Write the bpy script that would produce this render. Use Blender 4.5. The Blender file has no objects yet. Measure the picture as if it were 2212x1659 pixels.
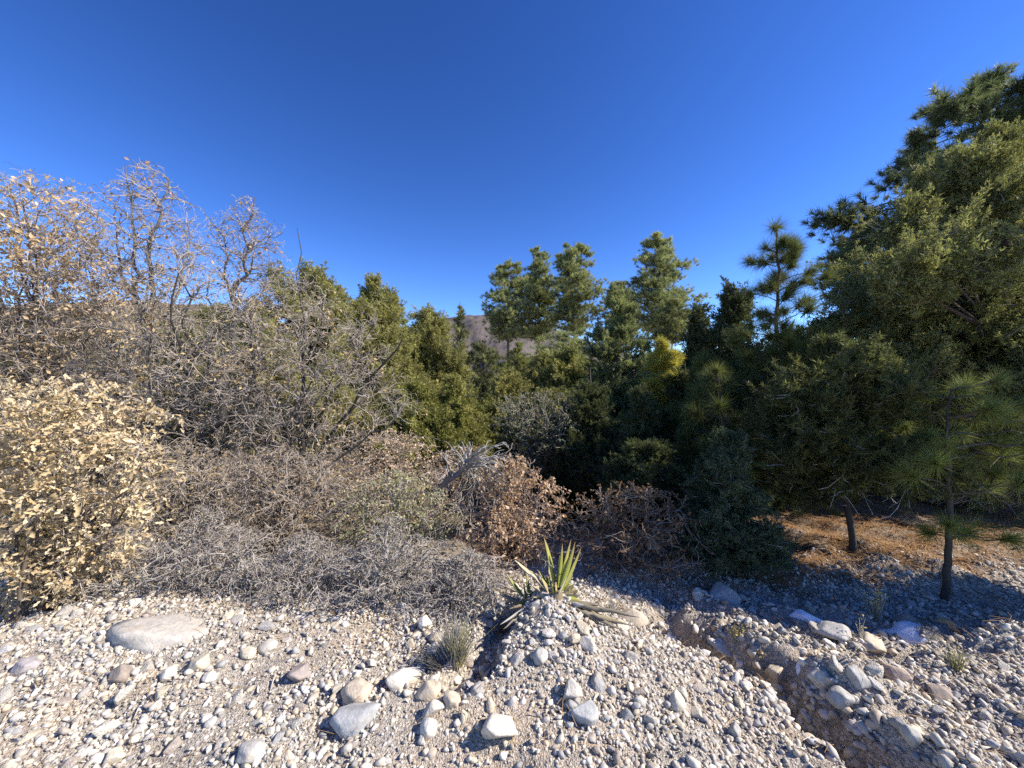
import bpy, math
import numpy as np
from mathutils import Vector

# ------------------------------------------------------------------ camera, sky, sun, exposure
scene = bpy.context.scene
CH = 1.55                                   # eye height
FPX, CX, CY = 831.0, 1106.0, 829.5          # focal length / centre in a 2212 x 1659 frame
cam_d = bpy.data.cameras.new('camera')
cam = bpy.data.objects.new('camera', cam_d)
scene.collection.objects.link(cam)
cam.location = (0, 0, CH)
cam.rotation_euler = (math.radians(90), 0, 0)
cam_d.sensor_width = 34.6
cam_d.lens = 13.0
cam_d.clip_start = 0.05
cam_d.clip_end = 20000
scene.camera = cam

SUN_AZ, SUN_EL = math.radians(97), math.radians(39)     # azimuth clockwise from the view direction
world = bpy.data.worlds.new('World')
scene.world = world
world.use_nodes = True
wn = world.node_tree
wn.nodes.clear()
sky = wn.nodes.new('ShaderNodeTexSky')
sky.sky_type = 'NISHITA'
sky.sun_disc = False
sky.sun_elevation = SUN_EL
sky.sun_rotation = SUN_AZ
sky.altitude = 2200
sky.air_density = 1.0
sky.dust_density = 0.3
sky.ozone_density = 2.0
hsv = wn.nodes.new('ShaderNodeHueSaturation')
hsv.inputs['Saturation'].default_value = 1.13
hsv.inputs['Hue'].default_value = 0.510
gam = wn.nodes.new('ShaderNodeGamma')
gam.inputs['Gamma'].default_value = 1.4
bg = wn.nodes.new('ShaderNodeBackground')
bg.inputs['Strength'].default_value = 0.08
wo = wn.nodes.new('ShaderNodeOutputWorld')
wn.links.new(sky.outputs[0], gam.inputs['Color'])
wn.links.new(gam.outputs[0], hsv.inputs['Color'])
wn.links.new(hsv.outputs[0], bg.inputs['Color'])
wn.links.new(bg.outputs[0], wo.inputs['Surface'])

sun_d = bpy.data.lights.new('sun', 'SUN')
sun_d.energy = 5.0
sun_d.angle = math.radians(0.5)
sun_d.color = (1.0, 0.92, 0.80)
sun = bpy.data.objects.new('sun', sun_d)
scene.collection.objects.link(sun)
SD = Vector((math.sin(SUN_AZ) * math.cos(SUN_EL), math.cos(SUN_AZ) * math.cos(SUN_EL), math.sin(SUN_EL)))
sun.rotation_euler = (-SD).to_track_quat('-Z', 'Y').to_euler()
sun.location = (20, 10, 30)

vs = scene.view_settings
vs.view_transform = 'Standard'
vs.look = 'None'
vs.exposure = 0.85
vs.gamma = 1.0
vs.use_curve_mapping = False
cy = scene.cycles
cy.max_bounces = 5
cy.diffuse_bounces = 3
cy.glossy_bounces = 2
cy.transmission_bounces = 3
cy.transparent_max_bounces = 4
cy.use_denoising = False
cy.sample_clamp_indirect = 4.0

# ------------------------------------------------------------------ small helpers
def at(px, py, d):
    """point seen at pixel (px, py) of the 2212-wide picture, d metres ahead"""
    return np.array([(px - CX) / FPX * d, d, CH + (CY - py) / FPX * d])

def flat(px, py, z=0.0):
    d = (CH - z) * FPX / (py - CY)
    return np.array([(px - CX) / FPX * d, d, z])

def sstep(a, b, x):
    t = np.clip((x - a) / (b - a), 0, 1)
    return t * t * (3 - 2 * t)

def _h2(i, j, s):
    n = (i * 374761393 + j * 668265263 + s * 1442695041) & 0x7fffffff
    n = ((n ^ (n >> 13)) * 1274126177) & 0x7fffffff
    return ((n ^ (n >> 16)) & 0xffff) / 65535.0

def vnoise(x, y, s=0):
    x = np.asarray(x, float); y = np.asarray(y, float)
    i = np.floor(x).astype(np.int64); j = np.floor(y).astype(np.int64)
    u = x - i; v = y - j
    u = u * u * (3 - 2 * u); v = v * v * (3 - 2 * v)
    return ((_h2(i, j, s) * (1 - u) + _h2(i + 1, j, s) * u) * (1 - v)
            + (_h2(i, j + 1, s) * (1 - u) + _h2(i + 1, j + 1, s) * u) * v) * 2 - 1

def fbm(x, y, oct=4, s=0):
    r = 0; a = 1.0; f = 1.0
    for o in range(oct):
        r = r + a * vnoise(x * f, y * f, s + o * 7); a *= .5; f *= 2.03
    return r

def norm(v):
    return v / np.maximum(np.linalg.norm(v, axis=-1, keepdims=True), 1e-9)

def lerp(a, b, t):
    return np.asarray(a) * (1 - t) + np.asarray(b) * t

class Geo:
    def __init__(self):
        self.V = []; self.C = []; self.F = {3: [], 4: []}; self.n = 0
    def add(self, V, F, C):
        V = np.asarray(V, float).reshape(-1, 3)
        F = np.asarray(F)
        C = np.asarray(C, float)
        if C.ndim == 1:
            C = np.broadcast_to(C, V.shape)
        self.V.append(V); self.C.append(C.reshape(-1, 3))
        self.F[F.shape[1]].append(F + self.n)
        self.n += len(V)
    def mesh(self, name, mat, smooth=False, off=(0, 0, 0)):
        V = np.concatenate(self.V) - np.asarray(off, float); C = np.concatenate(self.C)
        me = bpy.data.meshes.new(name)
        me.vertices.add(len(V))
        me.vertices.foreach_set('co', V.astype(np.float32).ravel())
        li = []; ls = []; cur = 0
        for k in (3, 4):
            if self.F[k]:
                f = np.concatenate(self.F[k])
                li.append(f.ravel())
                ls.append(cur + np.arange(len(f)) * k)
                cur += f.size
        li = np.concatenate(li).astype(np.int32); ls = np.concatenate(ls).astype(np.int32)
        me.loops.add(len(li)); me.loops.foreach_set('vertex_index', li)
        me.polygons.add(len(ls)); me.polygons.foreach_set('loop_start', ls)
        me.update(calc_edges=True)
        at_ = me.color_attributes.new('Col', 'FLOAT_COLOR', 'POINT')
        at_.data.foreach_set('color', np.concatenate([C, np.ones((len(C), 1))], 1).astype(np.float32).ravel())
        if smooth:
            me.polygons.foreach_set('use_smooth', np.ones(len(ls), bool))
        me.materials.append(mat)
        return me

def link(name, me, parent=None, loc=(0, 0, 0)):
    o = bpy.data.objects.new(name, me)
    scene.collection.objects.link(o)
    o.location = tuple(float(c) for c in loc)
    if parent is not None:
        o.parent = parent
    return o

def thing(name, label, cat, loc, group=None):
    o = link(name, None, None, loc)
    o.empty_display_size = .1
    o['label'] = label; o['category'] = cat
    if group: o['group'] = group
    return o

def tubes(geo, P, R, S, col):
    """N poly-lines of K points: P (N,K,3), R (N,K), col (3,) or (N,3) or (N,K,3)"""
    P = np.asarray(P, float); R = np.asarray(R, float)
    if P.ndim == 2: P = P[None]; R = R[None]
    N, K, _ = P.shape
    T = norm(np.gradient(P, axis=1))
    m = norm(T.mean(1))
    ref = np.where(np.abs(m[:, 2:3]) > .8, np.array([[1., 0, 0]]), np.array([[0., 0, 1]]))[:, None, :]
    U = norm(np.cross(T, ref)); W = np.cross(T, U)
    a = np.arange(S) * 2 * np.pi / S
    ring = P[:, :, None] + R[:, :, None, None] * (np.cos(a)[:, None] * U[:, :, None] + np.sin(a)[:, None] * W[:, :, None])
    idx = np.arange(N * K * S).reshape(N, K, S)
    A = idx[:, :-1]; B = idx[:, 1:]
    F = np.stack([A, np.roll(A, -1, 2), np.roll(B, -1, 2), B], -1).reshape(-1, 4)
    c = np.asarray(col, float)
    if c.ndim == 1: c = np.broadcast_to(c, (N, K, S, 3))
    elif c.ndim == 2: c = np.broadcast_to(c[:, None, None], (N, K, S, 3))
    else: c = np.broadcast_to(c[:, :, None], (N, K, S, 3))
    geo.add(ring.reshape(-1, 3), F, c.reshape(-1, 3))

def ribbons(geo, P, R, rng, col):
    """thin twigs: narrow strips, one per poly-line"""
    N, K, _ = P.shape
    T = norm(np.gradient(P, axis=1))
    S = norm(np.cross(T, norm(rng.normal(0, 1, (N, 1, 3))))) * (R * 1.25)[..., None]
    V = np.stack([P - S, P + S], 2)
    idx = np.arange(N * K * 2).reshape(N, K, 2)
    F = np.stack([idx[:, :-1, 0], idx[:, :-1, 1], idx[:, 1:, 1], idx[:, 1:, 0]], -1).reshape(-1, 4)
    geo.add(V.reshape(-1, 3), F, np.repeat(col, K * 2, 0))

def poly(pts, K):
    """resample a polyline smoothly (Catmull-Rom)"""
    p = np.asarray(pts, float)
    q = np.concatenate([[2 * p[0] - p[1]], p, [2 * p[-1] - p[-2]]])
    u = np.linspace(0, len(p) - 1 - 1e-6, K); i = u.astype(int); t = (u - i)[:, None]
    a, b, c, d = q[i], q[i + 1], q[i + 2], q[i + 3]
    return .5 * (2 * b + (c - a) * t + (2 * a - 5 * b + 4 * c - d) * t * t + (3 * b - a - 3 * c + d) * t ** 3)

class Wood:
    """a woody skeleton that reaches for target points, level by level"""
    def __init__(self, rng):
        self.rng = rng; self.levels = []; self.NP = np.zeros((0, 3)); self.NT = np.zeros((0, 3)); self.NR = np.zeros(0)
    def stem(self, pts, r0, r1, K=14, wig=0.0, pw=1.0, reach=0.0):
        P = poly(pts, K)
        L = np.linalg.norm(P[-1] - P[0])
        w = self.rng.normal(0, wig * L, (K, 3)); w[0] = 0; P = P + w
        R = r0 + (r1 - r0) * np.linspace(0, 1, K) ** pw
        self.levels.append((P[None], R[None], 'stem'))
        self._nodes(P[None], R[None], reach)
    def _nodes(self, P, R, t0):
        K = P.shape[1]; k0 = int(round(t0 * (K - 1)))
        T = norm(np.gradient(P, axis=1))
        self.NP = np.concatenate([self.NP, P[:, k0:].reshape(-1, 3)])
        self.NT = np.concatenate([self.NT, T[:, k0:].reshape(-1, 3)])
        self.NR = np.concatenate([self.NR, R[:, k0:].ravel()])
    def grow(self, X, r0, r1, K=5, cosw=.35, up=0.0, curl=.25, wig=.05, reach=.3, replace=False, tang=.5, kind='limb', below=0.0):
        rng = self.rng; n = len(X)
        par = np.zeros(n, int)
        for a in range(0, n, 800):
            x = X[a:a + 800]
            D = x[:, None] - self.NP[None]
            dist = np.linalg.norm(D, axis=2) + 1e-6
            cosv = (D * self.NT[None]).sum(2) / dist
            cost = dist * (1 - cosw * cosv)
            if below:
                cost = cost + below * np.maximum(self.NP[None, :, 2] - x[:, None, 2], 0)
            par[a:a + 800] = cost.argmin(1)
        P0 = self.NP[par]; T0 = self.NT[par]; RP = self.NR[par]
        D = X - P0; L = np.linalg.norm(D, axis=1, keepdims=True)
        C = P0 + L * (.5 * (tang * T0 + (1 - tang) * norm(D)) + rng.normal(0, curl * .5, (n, 3))) + np.array([0, 0, up]) * L
        t = np.linspace(0, 1, K)[None, :, None]
        P = (1 - t) ** 2 * P0[:, None] + 2 * t * (1 - t) * C[:, None] + t * t * X[:, None]
        w = rng.normal(0, 1, (n, K, 3)) * wig * L[:, :, None]
        w[:, 0] = 0
        P = P + w
        ra = np.minimum(r0 * rng.uniform(.7, 1.2, n), RP * .85)
        ra = np.maximum(ra, r1)
        R = ra[:, None] + (r1 - ra[:, None]) * np.linspace(0, 1, K)[None]
        if replace:
            self.NP = np.zeros((0, 3)); self.NT = np.zeros((0, 3)); self.NR = np.zeros(0)
        self.levels.append((P, R, kind))
        self._nodes(P, R, reach)
        return P

def needles(geo, c, d, n, L, W, col, rng, spread=1.0, along=.4, droop=0.0, cvar=.25, tint=None, back=0.0):
    """n thin triangles fanned round each direction d at points c"""
    N = len(c)
    C = np.repeat(c, n, 0); D = np.repeat(d, n, 0)
    Lr = L * rng.uniform(.65, 1.15, (N * n, 1))
    dirn = norm(D * rng.uniform(.25 - back, 1.2, (N * n, 1)) + spread * norm(rng.normal(0, 1, (N * n, 3))))
    s = C - D * (rng.uniform(0, along, (N * n, 1)) * L)
    side = norm(np.cross(dirn, rng.normal(0, 1, (N * n, 3)))) * W * rng.uniform(.7, 1.3, (N * n, 1)) * .5
    tip = s + dirn * Lr; tip[:, 2] -= droop * Lr[:, 0]
    V = np.stack([s - side, s + side, tip], 1).reshape(-1, 3)
    F = np.arange(N * n * 3).reshape(-1, 3)
    base = np.asarray(col, float)
    if base.ndim == 1: base = np.broadcast_to(base, (N, 3))
    cc = base * rng.uniform(1 - cvar, 1 + cvar, (N, 1))
    if tint is not None:
        m = rng.uniform(0, 1, (N, 1)) ** 2
        cc = cc * (1 - m) + np.asarray(tint) * m
    cc = np.repeat(cc, n, 0) * rng.uniform(.8, 1.2, (N * n, 1))
    geo.add(V, F, np.repeat(cc, 3, 0))

def frames(d, rng, nrm=None):
    """(N,3,3) rotation whose x axis is d"""
    x = norm(d)
    r = rng.normal(0, 1, x.shape) if nrm is None else nrm
    y = norm(np.cross(r, x)); z = np.cross(x, y)
    return np.stack([x, y, z], 2)

def scatter(geo, TV, TF, pos, rot, scale, col, cvar=0.0, rng=None):
    """copies of a template (TV, TF) into geo"""
    N = len(pos); n = len(TV)
    sc = np.asarray(scale, float)
    if sc.ndim == 1: sc = np.repeat(sc[:, None], 3, 1)
    V = np.einsum('nij,nkj->nki', rot, TV[None] * sc[:, None]) + pos[:, None]
    F = (TF[None] + (np.arange(N) * n)[:, None, None]).reshape(-1, TF.shape[1])
    C = np.repeat(np.asarray(col, float), n, 0)
    geo.add(V.reshape(-1, 3), F, C)

# ------------------------------------------------------------------ materials
def newmat(name):
    m = bpy.data.materials.new(name); m.use_nodes = True
    nt = m.node_tree; nt.nodes.clear()
    out = nt.nodes.new('ShaderNodeOutputMaterial')
    return m, nt, out

def nd(nt, typ, **kw):
    n = nt.nodes.new(typ)
    for k, v in kw.items(): setattr(n, k, v)
    return n

def foliage_mat(name, trans=.3, rough=.55, spec=.25, tmul=1.4, inst=False):
    m, nt, out = newmat(name)
    a = nd(nt, 'ShaderNodeAttribute', attribute_name='Col')
    if inst:    # colour of the twig x small variation of its own leaves
        b = nd(nt, 'ShaderNodeAttribute', attribute_name='tint', attribute_type='INSTANCER')
        q = a
        a = nd(nt, 'ShaderNodeMixRGB', blend_type='MULTIPLY'); a.inputs[0].default_value = 1
        nt.links.new(q.outputs['Color'], a.inputs[1]); nt.links.new(b.outputs['Color'], a.inputs[2])
    p = nd(nt, 'ShaderNodeBsdfPrincipled')
    p.inputs['Roughness'].default_value = rough
    p.inputs['Specular IOR Level'].default_value = spec
    nt.links.new(a.outputs['Color'], p.inputs['Base Color'])
    t = nd(nt, 'ShaderNodeBsdfTranslucent')
    mu = nd(nt, 'ShaderNodeVectorMath', operation='MULTIPLY')
    mu.inputs[1].default_value = (tmul, tmul * 1.02, tmul * .7)
    nt.links.new(a.outputs['Color'], mu.inputs[0]); nt.links.new(mu.outputs[0], t.inputs['Color'])
    x = nd(nt, 'ShaderNodeMixShader'); x.inputs[0].default_value = trans
    nt.links.new(p.outputs[0], x.inputs[1]); nt.links.new(t.outputs[0], x.inputs[2])
    nt.links.new(x.outputs[0], out.inputs['Surface'])
    return m

def bark_mat(name, scale=30, rough=.8, spec=.25):
    m, nt, out = newmat(name)
    a = nd(nt, 'ShaderNodeAttribute', attribute_name='Col')
    tc = nd(nt, 'ShaderNodeTexCoord')
    no = nd(nt, 'ShaderNodeTexNoise'); no.inputs['Scale'].default_value = scale; no.inputs['Detail'].default_value = 4
    nt.links.new(tc.outputs['Object'], no.inputs['Vector'])
    mr = nd(nt, 'ShaderNodeMapRange'); mr.inputs[3].default_value = .55; mr.inputs[4].default_value = 1.4
    nt.links.new(no.outputs[0], mr.inputs[0])
    mu = nd(nt, 'ShaderNodeVectorMath', operation='SCALE')
    nt.links.new(a.outputs['Color'], mu.inputs[0]); nt.links.new(mr.outputs[0], mu.inputs['Scale'])
    p = nd(nt, 'ShaderNodeBsdfPrincipled'); p.inputs['Roughness'].default_value = rough
    p.inputs['Specular IOR Level'].default_value = spec
    nt.links.new(mu.outputs[0], p.inputs['Base Color'])
    b = nd(nt, 'ShaderNodeBump'); b.inputs['Strength'].default_value = .5; b.inputs['Distance'].default_value = .01
    nt.links.new(no.outputs[0], b.inputs['Height']); nt.links.new(b.outputs[0], p.inputs['Normal'])
    nt.links.new(p.outputs[0], out.inputs['Surface'])
    return m

def stone_mat(name, use_random):
    """limestone: colour per stone from the attribute (or object random), mottled, veined"""
    m, nt, out = newmat(name)
    tc = nd(nt, 'ShaderNodeTexCoord')
    a = nd(nt, 'ShaderNodeAttribute', attribute_name='Col')
    colsock = a.outputs['Color']
    vec = tc.outputs['Object']
    if use_random:
        oi = nd(nt, 'ShaderNodeObjectInfo')
        rp = nd(nt, 'ShaderNodeValToRGB'); rp.color_ramp.interpolation = 'CONSTANT'
        cr = rp.color_ramp
        while len(cr.elements) > 1: cr.elements.remove(cr.elements[-1])
        for k, c in enumerate(STONE_COLS):
            e = cr.elements[0] if k == 0 else cr.elements.new(k / len(STONE_COLS))
            e.color = (*c, 1)
        nt.links.new(oi.outputs['Random'], rp.inputs[0]); colsock = rp.outputs[0]
        ad = nd(nt, 'ShaderNodeVectorMath', operation='ADD')
        sc_ = nd(nt, 'ShaderNodeVectorMath', operation='SCALE'); sc_.inputs['Scale'].default_value = 37
        cx = nd(nt, 'ShaderNodeCombineXYZ')
        for i in range(3): nt.links.new(oi.outputs['Random'], cx.inputs[i])
        nt.links.new(cx.outputs[0], sc_.inputs[0]); nt.links.new(sc_.outputs[0], ad.inputs[0]); nt.links.new(tc.outputs['Object'], ad.inputs[1])
        vec = ad.outputs[0]
    no = nd(nt, 'ShaderNodeTexNoise'); no.inputs['Scale'].default_value = 2.2 if use_random else 30; no.inputs['Detail'].default_value = 6
    no.inputs['Roughness'].default_value = .65
    nt.links.new(vec, no.inputs['Vector'])
    mr = nd(nt, 'ShaderNodeMapRange'); mr.inputs[1].default_value = .3; mr.inputs[2].default_value = .7
    mr.inputs[3].default_value = .68; mr.inputs[4].default_value = 1.18
    nt.links.new(no.outputs[0], mr.inputs[0])
    mu = nd(nt, 'ShaderNodeVectorMath', operation='SCALE')
    nt.links.new(colsock, mu.inputs[0]); nt.links.new(mr.outputs[0], mu.inputs['Scale'])
    # rusty / lichen blotches
    n2 = nd(nt, 'ShaderNodeTexNoise'); n2.inputs['Scale'].default_value = 1.1 if use_random else 14; n2.inputs['Detail'].default_value = 3
    nt.links.new(vec, n2.inputs['Vector'])
    m2 = nd(nt, 'ShaderNodeMapRange'); m2.inputs[1].default_value = .56; m2.inputs[2].default_value = .72; m2.inputs[4].default_value = .45
    nt.links.new(n2.outputs[0], m2.inputs[0])
    mx = nd(nt, 'ShaderNodeMixRGB'); mx.inputs[2].default_value = (.42, .33, .22, 1)
    nt.links.new(m2.outputs[0], mx.inputs[0]); nt.links.new(mu.outputs[0], mx.inputs[1])
    p = nd(nt, 'ShaderNodeBsdfPrincipled'); p.inputs['Roughness'].default_value = .82
    p.inputs['Specular IOR Level'].default_value = .25
    nt.links.new(mx.outputs[0], p.inputs['Base Color'])
    n3 = nd(nt, 'ShaderNodeTexNoise'); n3.inputs['Scale'].default_value = 7 if use_random else 90; n3.inputs['Detail'].default_value = 5
    nt.links.new(vec, n3.inputs['Vector'])
    b = nd(nt, 'ShaderNodeBump'); b.inputs['Strength'].default_value = .45; b.inputs['Distance'].default_value = .12 if use_random else .008
    nt.links.new(n3.outputs[0], b.inputs['Height']); nt.links.new(b.outputs[0], p.inputs['Normal'])
    nt.links.new(p.outputs[0], out.inputs['Surface'])
    return m

STONE_COLS = [(.60, .55, .46), (.47, .44, .39), (.64, .58, .47), (.38, .36, .335), (.54, .46, .35), (.70, .65, .56),
              (.50, .47, .41), (.43, .37, .31), (.60, .52, .39), (.53, .49, .44), (.37, .36, .345), (.64, .59, .52)]

M = {}
M['needle'] = foliage_mat('pine_needle', .38, .5, .2)
M['juniper'] = foliage_mat('juniper_foliage', .35, .6, .15)
M['needle_i'] = foliage_mat('pine_needle_tuft', .38, .5, .2, inst=True)
M['juniper_i'] = foliage_mat('juniper_spray', .35, .6, .15, inst=True)
M['leaf'] = foliage_mat('dry_leaf', .35, .55, .3, 1.2)
M['green_leaf'] = foliage_mat('green_leaf', .25, .5, .3)
M['straw'] = foliage_mat('straw', .2, .6, .3, 1.1)
M['yucca'] = foliage_mat('yucca_leaf', .22, .42, .45, 1.3)
M['bark'] = bark_mat('bark', 28)
M['twig'] = bark_mat('twig', 60, .7, .15)
M['stone'] = stone_mat('stone_mottled', True)
M['rock'] = stone_mat('rock_limestone', False)
m, nt, out = newmat('gravel')
M['gravel'] = stone_mat('gravel', False)

# snow
m, nt, out = newmat('snow')
p = nd(nt, 'ShaderNodeBsdfPrincipled'); p.inputs['Base Color'].default_value = (.82, .85, .9, 1); p.inputs['Roughness'].default_value = .6
p.inputs['Subsurface Weight'].default_value = .0
tc = nd(nt, 'ShaderNodeTexCoord'); no = nd(nt, 'ShaderNodeTexNoise'); no.inputs['Scale'].default_value = 40; no.inputs['Detail'].default_value = 5
nt.links.new(tc.outputs['Object'], no.inputs['Vector'])
b = nd(nt, 'ShaderNodeBump'); b.inputs['Strength'].default_value = .35; b.inputs['Distance'].default_value = .01
nt.links.new(no.outputs[0], b.inputs['Height']); nt.links.new(b.outputs[0], p.inputs['Normal']); nt.links.new(p.outputs[0], out.inputs['Surface'])
M['snow'] = m

# ground: colour attribute x fine gritty noise and pebble cells
m, nt, out = newmat('gritty_soil')
a = nd(nt, 'ShaderNodeAttribute', attribute_name='Col')
tc = nd(nt, 'ShaderNodeTexCoord')
n1 = nd(nt, 'ShaderNodeTexNoise'); n1.inputs['Scale'].default_value = 55; n1.inputs['Detail'].default_value = 8; n1.inputs['Roughness'].default_value = .7
vo = nd(nt, 'ShaderNodeTexVoronoi'); vo.inputs['Scale'].default_value = 120
nt.links.new(tc.outputs['Object'], n1.inputs['Vector']); nt.links.new(tc.outputs['Object'], vo.inputs['Vector'])
mr = nd(nt, 'ShaderNodeMapRange'); mr.inputs[1].default_value = .3; mr.inputs[2].default_value = .7; mr.inputs[3].default_value = .5; mr.inputs[4].default_value = 1.4
nt.links.new(n1.outputs[0], mr.inputs[0])
mu = nd(nt, 'ShaderNodeVectorMath', operation='SCALE'); nt.links.new(a.outputs['Color'], mu.inputs[0]); nt.links.new(mr.outputs[0], mu.inputs['Scale'])
vr = nd(nt, 'ShaderNodeSeparateColor'); nt.links.new(vo.outputs['Color'], vr.inputs[0])
m2 = nd(nt, 'ShaderNodeMapRange'); m2.inputs[3].default_value = .7; m2.inputs[4].default_value = 1.35; nt.links.new(vr.outputs[0], m2.inputs[0])
mu2 = nd(nt, 'ShaderNodeVectorMath', operation='SCALE'); nt.links.new(mu.outputs[0], mu2.inputs[0]); nt.links.new(m2.outputs[0], mu2.inputs['Scale'])
p = nd(nt, 'ShaderNodeBsdfPrincipled'); p.inputs['Roughness'].default_value = .95; p.inputs['Specular IOR Level'].default_value = .1
nt.links.new(mu2.outputs[0], p.inputs['Base Color'])
b = nd(nt, 'ShaderNodeBump'); b.inputs['Strength'].default_value = .8; b.inputs['Distance'].default_value = .012; b.invert = True
nt.links.new(vo.outputs['Distance'], b.inputs['Height'])
b2 = nd(nt, 'ShaderNodeBump'); b2.inputs['Strength'].default_value = .6; b2.inputs['Distance'].default_value = .02
nt.links.new(n1.outputs[0], b2.inputs['Height']); nt.links.new(b.outputs[0], b2.inputs['Normal']); nt.links.new(b2.outputs[0], p.inputs['Normal'])
nt.links.new(p.outputs[0], out.inputs['Surface'])
M['ground'] = m

def hill_mat(name, soil, soil2, green, scale):
    m, nt, out = newmat(name)
    tc = nd(nt, 'ShaderNodeTexCoord')
    n1 = nd(nt, 'ShaderNodeTexNoise'); n1.inputs['Scale'].default_value = scale; n1.inputs['Detail'].default_value = 8; n1.inputs['Roughness'].default_value = .7
    n2 = nd(nt, 'ShaderNodeTexNoise'); n2.inputs['Scale'].default_value = scale * 6; n2.inputs['Detail'].default_value = 6; n2.inputs['Roughness'].default_value = .75
    for n in (n1, n2): nt.links.new(tc.outputs['Object'], n.inputs['Vector'])
    x = nd(nt, 'ShaderNodeMixRGB'); x.inputs[1].default_value = (*soil, 1); x.inputs[2].default_value = (*soil2, 1)
    nt.links.new(n1.outputs[0], x.inputs[0])
    mr = nd(nt, 'ShaderNodeMapRange'); mr.inputs[1].default_value = .5; mr.inputs[2].default_value = .62; mr.inputs[4].default_value = .85
    nt.links.new(n2.outputs[0], mr.inputs[0])
    y = nd(nt, 'ShaderNodeMixRGB'); y.inputs[2].default_value = (*green, 1)
    nt.links.new(mr.outputs[0], y.inputs[0]); nt.links.new(x.outputs[0], y.inputs[1])
    p = nd(nt, 'ShaderNodeBsdfPrincipled'); p.inputs['Roughness'].default_value = 1; p.inputs['Specular IOR Level'].default_value = 0
    nt.links.new(y.outputs[0], p.inputs['Base Color']); nt.links.new(p.outputs[0], out.inputs['Surface'])
    return m
M['mountain'] = hill_mat('mountain_scrub', (.105, .085, .085), (.15, .125, .115), (.05, .06, .055), .004)
M['hill'] = hill_mat('hill_scrub', (.13, .10, .07), (.20, .155, .105), (.04, .05, .03), .02)

# ------------------------------------------------------------------ terrain
def seg_dist(x, y, pts):
    best = np.full(np.shape(x), 1e9)
    for a, b in zip(pts[:-1], pts[1:]):
        d = b - a; L2 = (d ** 2).sum()
        t = np.clip(((x - a[0]) * d[0] + (y - a[1]) * d[1]) / L2, 0, 1)
        best = np.minimum(best, np.hypot(x - a[0] - t * d[0], y - a[1] - t * d[1]))
    return best

def pix(pl): return [flat(*q)[:2] for q in pl]
GULLY = [
    (pix([(1430, 1330), (1540, 1372), (1640, 1425), (1715, 1475), (1790, 1545), (1880, 1620), (1990, 1710), (2150, 1900)]), .36, .15),
    (pix([(2400, 1340), (2200, 1352), (2040, 1360), (1890, 1366), (1740, 1338), (1600, 1340), (1450, 1338)]), .13, .075),
    (pix([(2400, 1425), (2150, 1395), (1960, 1400), (1830, 1420), (1740, 1412), (1640, 1420)]), .09, .06),
    (pix([(1010, 1470), (1075, 1400), (1100, 1360)]), .15, .12),
]
GULLY.append(([q + np.array([.27, .06]) for q in GULLY[0][0]], -.10, .16))
def Hh(x, y):
    x = np.asarray(x, float); y = np.asarray(y, float)
    h = .21 * np.exp(-np.hypot((x - .24) / .25, (y - 2.40) / .27) ** 1.5)
    h = h + .08 * np.exp(-((x - .35) / .6) ** 2 - ((y - 1.95) / .55) ** 2)
    near = np.exp(-(np.hypot(x, y) / 9) ** 2)
    h = h + near * (.05 * fbm(x * .9, y * .9, 3, 11) + .022 * fbm(x * 5, y * 5, 3, 5))
    h = h + near * sstep(.9, 1.3, x) * (.05 * fbm((x - y) * 1.3, (x + y) * 5.0, 3, 21) + .02 * fbm(x * 8, y * 11, 2, 61))
    h = h - .12 * sstep(.6, 1.2, x) * sstep(2.35, 2.7, y) * (1 - sstep(3.0, 3.5, y))
    h = h + .10 * np.exp(-((x + 2.3) / .8) ** 2 - ((y - 2.35) / .5) ** 2)
    for pts, dep, w in GULLY:
        d = seg_dist(x, y, pts) + .055 * fbm(x * 6, y * 6, 3, 3) + .02
        h = h - dep * (.75 + .35 * vnoise(x * 4, y * 4, 17)) * np.exp(-(np.maximum(d, 0) / w) ** 4.5)
    # the bank falls to a lower valley floor beyond the near trees
    h = h - .55 * sstep(3.0, 5.0, y + .55 * x * (x > 0) * -1 + 0 * y) * 1.0
    h = h - 1.6 * sstep(5, 16, y) - 3.0 * sstep(15, 60, y)
    return h

xs = np.concatenate([-np.geomspace(5.6, 5000, 46)[::-1], np.arange(-5.5, 5.501, .036), np.geomspace(5.6, 5000, 46)])
ys = np.concatenate([-np.geomspace(.5, 60, 14)[::-1], np.linspace(-.3, .7, 8), np.arange(.75, 4.4, .034), np.geomspace(4.45, 6000, 90)])
GX, GY = np.meshgrid(xs, ys)
GZ = Hh(GX, GY)
nearm = sstep(5.5, 4.2, np.abs(GX)) * sstep(4.4, 3.8, GY) if False else ((np.abs(GX) < 5.4) & (GY < 4.3) & (GY > .7)).astype(float)
GZ = GZ + nearm * (.006 * fbm(GX * 22, GY * 22, 3, 9))
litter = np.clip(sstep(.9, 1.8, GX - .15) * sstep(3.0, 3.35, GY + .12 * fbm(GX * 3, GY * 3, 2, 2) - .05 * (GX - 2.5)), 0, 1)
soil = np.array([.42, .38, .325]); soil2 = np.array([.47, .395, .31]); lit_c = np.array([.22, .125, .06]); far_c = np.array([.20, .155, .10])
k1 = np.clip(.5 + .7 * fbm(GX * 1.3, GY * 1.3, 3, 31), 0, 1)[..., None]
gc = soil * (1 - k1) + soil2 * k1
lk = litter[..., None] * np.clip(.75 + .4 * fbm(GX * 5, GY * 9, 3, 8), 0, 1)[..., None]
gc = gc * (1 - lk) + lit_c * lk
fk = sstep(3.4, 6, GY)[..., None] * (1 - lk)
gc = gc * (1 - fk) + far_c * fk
g = Geo()
ni, nj = GX.shape
idx = np.arange(ni * nj).reshape(ni, nj)
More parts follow.
